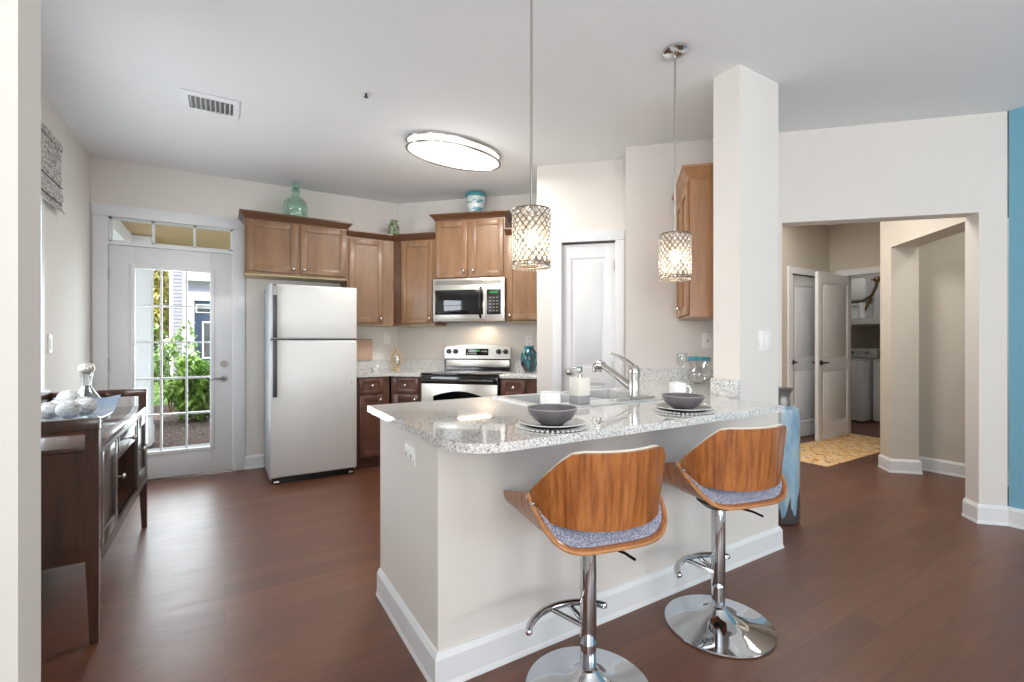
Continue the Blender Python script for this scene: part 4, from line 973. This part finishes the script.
# ------------------------------------------------------------ sideboard and things on it
t = thing('sideboard', 'dark espresso sideboard with gallery rail against the left wall', 'sideboard', (0, 0, 0))
SX, SXb, Y0, Y1 = -.437, -.915, 2.497, 3.90
LG = .042
for x, y in ((SX-LG, Y0), (SXb, Y0), (SX-LG, Y1-LG), (SXb, Y1-LG)):
    b = MB(); b.box(x, x+LG, y, y+LG, .335, .861)
    tx = .014
    fx = (x, x+LG-.0, y, y+LG); sh0 = (x+(tx if x > -.6 else 0), x+LG-(0 if x > -.6 else tx), y+(0 if y < 3 else tx), y+LG-(tx if y < 3 else 0))
    b.frustum(sh0, .0, fx, .335); b.build('leg', 'espresso', t, smooth=False)
b = MB(); b.box(SXb, SX, Y0, Y0+LG, .862, .908, .002); b.build('end_rail', 'espresso', t)
b = MB(); b.box(SXb, SX, Y1-LG, Y1, .862, .908, .002); b.build('end_rail', 'espressotop', t)
b = MB(); b.box(SXb, SXb+.022, Y0+LG, Y1-LG, .862, .908, .002); b.build('back_rail', 'espresso', t)
MB().box(SXb+.002, SX-.002, Y0+.004, Y1-.004, .775, .795, .002).build('top', 'espressotop', t)
b = MB(); b.box(SXb+.01, SX-.012, Y0+.008, Y0+.028, .335, .775); b.build('side_panel', 'espresso', t)
b = MB(); b.box(SXb+LG, SX-LG, Y0+.002, Y0+.03, .335, .39); b.build('side_rail', 'espresso', t)
b = MB(); b.box(SXb+LG, SX-LG, Y0+.002, Y0+.03, .735, .775); b.build('side_rail', 'espresso', t)
MB().box(SXb+.01, SX-.012, Y1-.028, Y1-.008, .335, .775).build('side_panel', 'espresso', t)
MB().box(SXb+.01, SXb+.02, Y0+.03, Y1-.03, .335, .775).build('back_panel', 'espresso', t)
MB().box(SXb+.02, SX-.014, Y0+.03, Y1-.03, .335, .352).build('bottom', 'espresso', t)
for y in (2.905, 3.475): MB().box(SXb+.02, SX-.02, y-.009, y+.009, .352, .775).build('divider', 'espresso', t)
b = MB(); b.box(SX-.02, SX-.001, Y0+LG, Y1-LG, .305, .352); b.box(SX-.02, SX-.001, Y0+LG, Y1-LG, .758, .776); b.build('front_rail', 'espressofront', t)
def sfront(name, y0, y1, z0, z1, knob, rail=.06, recess=True):
    b = MB(); x1 = SX+.0; x0 = SX-.02
    b.box(x0, x1, y0, y0+rail, z0, z1, .002); b.box(x0, x1, y1-rail, y1, z0, z1, .002); b.box(x0, x1, y0+rail, y1-rail, z0, z0+rail, .002); b.box(x0, x1, y0+rail, y1-rail, z1-rail, z1, .002)
    b.box(x0, x1-(.012 if recess else .003), y0+rail-.001, y1-rail+.001, z0+rail-.001, z1-rail+.001)
    o = b.build(name, 'espressofront', t)
    for ky, kz in knob:
        k = MB(); k.tube([(x1, ky, kz), (x1+.018, ky, kz)], .005, 10); k.ball((x1+.026, ky, kz), .013, .8, 1, 1, 12); k.build('knob', 'nickel', o)
sfront('door', Y0+LG+.004, 2.892, .356, .756, [(2.862, .58)])
sfront('door', 3.488, Y1-LG-.004, .356, .756, [(3.52, .58)])
sfront('drawer', 2.92, 3.46, .652, .756, [(3.19, .705)], rail=.025, recess=False)

t = thing('serving_tray', 'blue grey curved tray on the sideboard', 'tray', (-.665, 3.25, .7955))
def trayf(i, j):
    u = -1+2*i; v = -1+2*j
    return (.145*u, .29*v, .022+(.070 if v > 0 else .02)*abs(v)**2.6+.015*abs(u)**3)
MB().grid(trayf, 12, 30, .006).build('tray_body', 'bluetray', t)
for yy in (-.08, .08): MB().box(-.08, .08, yy-.01, yy+.01, 0, .017).build('foot', 'bluetray', t)
ballpos = [(-.745, 3.17, .040, 'leftmost twine ball on the tray near the partition'), (-.74, 3.30, .040, 'small twine ball between the leftmost and the large upper one'), (-.72, 3.405, .050, 'large upper twine ball at the back of the tray, in front of the decanter'), (-.655, 3.10, .046, 'front twine ball at the centre, lowest of the balls on the tray'), (-.62, 3.22, .048, 'rightmost twine ball, below the decanter')]
for x, y, r, lab in ballpos:
    z = .7955+.022+.02*abs((y-3.25)/.29)**2.6+.012+.006+(.014 if y > 3.35 else 0)
    o = thing('twine_ball', lab, 'decorative ball', (x, y, z+r), random.random()*6, 'twine balls on the tray')
    MB().ball((0, 0, 0), r, 1.08, 1, .95, 24).build('core', 'twine', o)
    b = MB()
    for k in range(9):
        R_ = Matrix.Rotation(random.random()*pi, 4, 'X')@Matrix.Rotation(random.random()*pi, 4, 'Y')
        b.M = R_; b.tube([(r*1.01*cos(a), r*1.01*sin(a), 0) for a in [q*2*pi/28 for q in range(28)]], .0018, 5, closed=True)
    b.build('wrapped_strands', 'twine', o)
t = thing('decanter', 'wide based smoky glass decanter with a pearly ball stopper on the sideboard', 'decanter', (-.70, 3.68, .7955))
MB().lathe([(0, 0), (.105, 0), (.112, .008), (.10, .03), (.055, .10), (.027, .145), (.022, .16)], n=40).build('body', 'greydecanter', t)
MB().lathe([(.022, .158), (.024, .18), (.028, .215), (.034, .232), (.030, .232), (.018, .17)], n=30).build('neck', 'glass', t)
MB().ball((0, 0, .262), .040, 1, 1, .85, 24).build('stopper', 'pearl', t)

# ------------------------------------------------------------ outside
struct(boxobj('floor_porch', 'concrete', -3.5, 3.5, YA+.14, 6.75, -.16, -.02), 'pale concrete porch slab')
struct(boxobj('floor_garden', 'mulch', -6, 5, 6.75, 11.5, -.2, -.05), 'brown mulch bed beyond the porch')
struct(boxobj('floor_lawn', 'lawn', -14, 14, 11.5, 40, -.2, -.06))
o = MB()
for k in range(24): o.box(-3.5+.005, 3.5, YA+.16+k*.092, YA+.16+k*.092+.086, 2.45, 2.465)
o.box(-3.5, 3.5, YA+.15, 7.35, 2.465, 2.5); struct(o.build('ceiling_porch', 'tan'), 'tan boarded porch ceiling')
struct(boxobj('trim_porch_beam', 'white', -1.12, -.92, YA+.16, 7.3, 2.30, 2.449), 'white beam below the porch ceiling')
t = thing('porch_column', 'square white porch column outside the entry door', 'column', (-.90, 7.05, -.02))
MB().box(-.14, .155, -.13, .13, .0, 2.46).build('shaft', 'white', t); MB().box(-.16, .16, -.16, .16, 0, .22, .01).build('plinth', 'white', t)
t = thing('neighbouring_house', 'pale lilac sided house across the garden with a navy door', 'house', (0, 19, 0))
b = MB()
for k in range(50): b.frustum((-1.46, 6, -.02, 0), k*.12, (-1.46, 6, -.002, 0), (k+1)*.12)
b.box(-1.46, 6, 0, 3, 0, 6); b.build('siding', 'siding', t, smooth=False)
b = MB(); b.box(-1.56, -1.46, -.04, .1, 0, 6); b.box(-1.21, -1.10, -.05, 0, 0, 6); b.build('corner_boards', 'white', t)
b = MB(); b.box(-1.10, -.88, -.10, 0, 0, 2.75); b.box(.1, .32, -.10, 0, 0, 2.75); b.box(-1.10, .32, -.12, 0, 2.55, 2.78); b.box(-1.10, 6, -.25, 0, 3.2, 3.62); b.build('door_surround', 'white', t)
b = MB(); b.box(-.88, .10, -.06, -.01, 0, 2.55); b.build('front_door', 'navy', t)
b = MB(); b.box(-.66, -.1, -.08, -.05, .6, 1.85); b.box(-.84, .06, -.08, -.05, 2.14, 2.42); fr_ = b.build('door_frame', 'white', t)
b = MB(); b.box(-.61, -.4, -.085, -.079, .65, 1.8); b.box(-.36, -.15, -.085, -.079, .65, 1.8); b.box(-.8, .02, -.085, -.079, 2.17, 2.39); b.build('pane', 'blackglass', fr_)
b = MB(); b.frustum((-1.9, 6.4, -.5, 3.5), 6.0, (-1.0, 5.5, 1.4, 1.6), 8.0); b.build('roof', 'darkgrey', t)
def foliage(parent, name, mat, c, r, n, ls, seed):
    rnd = random.Random(seed); bm = bmesh.new()
    for i in range(n):
        while True:
            p = Vector((rnd.uniform(-1, 1), rnd.uniform(-1, 1), rnd.uniform(-1, 1)))
            if .35 < p.length < 1: break
        k = 1+.25*sin(5*p.x+seed)*cos(4*p.z)
        q = Vector((c[0]+p.x*r[0]*k, c[1]+p.y*r[1]*k, c[2]+p.z*r[2]*k))
        if q.z < .02: q.z = .02+rnd.random()*.2
        R_ = Matrix.Rotation(rnd.uniform(0, 2*pi), 3, 'Z')@Matrix.Rotation(rnd.uniform(-1.1, 1.1), 3, 'X')
        l = ls*rnd.uniform(.7, 1.3); w_ = l*.24
        vs = [bm.verts.new(q+R_@Vector(v)) for v in ((0, -l/2, 0), (w_, 0, .02*l), (0, l/2, -.1*l), (-w_, 0, .02*l))]
        bm.faces.new(vs)
    b = MB(); b._add(bm); return b.build(name, mat, parent, smooth=False)
def shrub(label, x, y, r, mat, n, ls, seed, cat='shrub', name='garden_shrub', stems=7):
    t = thing(name, label, cat, (x, y, -.05))
    b = MB(); rnd = random.Random(seed+50)
    for k in range(stems):
        a = rnd.uniform(0, 2*pi); e_ = Vector((cos(a)*r[0]*.7, sin(a)*r[1]*.7, r[2]*1.5*rnd.uniform(.7, 1)))
        b.tube([(cos(a)*.04, sin(a)*.04, 0), tuple(e_*.5+Vector((0, 0, .06))), tuple(e_)], [.014, .01, .004], 6)
    b.build('stems', 'bark', t)
    foliage(t, 'leaves', mat, (0, 0, r[2]), r, n, ls, seed)
    return t
shrub('rounded bright green leafy shrub right in the door glass', -.22, 9.0, (.50, .45, .50), 'leaf', 2300, .15, 1)
shrub('taller airy pale green shrub at the middle of the door glass', -.80, 10.3, (.42, .35, .80), 'leafpale', 620, .13, 2)
shrub('low pale green shrub beside the porch column', -1.25, 8.9, (.28, .3, .42), 'leafpale', 700, .12, 3)
shrub('dark green shrub behind the porch column', -1.70, 11.6, (.65, .5, .85), 'leafdark', 1800, .16, 4)
tr = shrub('tall tree with bright yellow green leaves beyond the garden', -3.0, 22, (1.4, 1.4, 2.6), 'leafyellow', 7000, .30, 5, 'tree', 'garden_tree', 9)
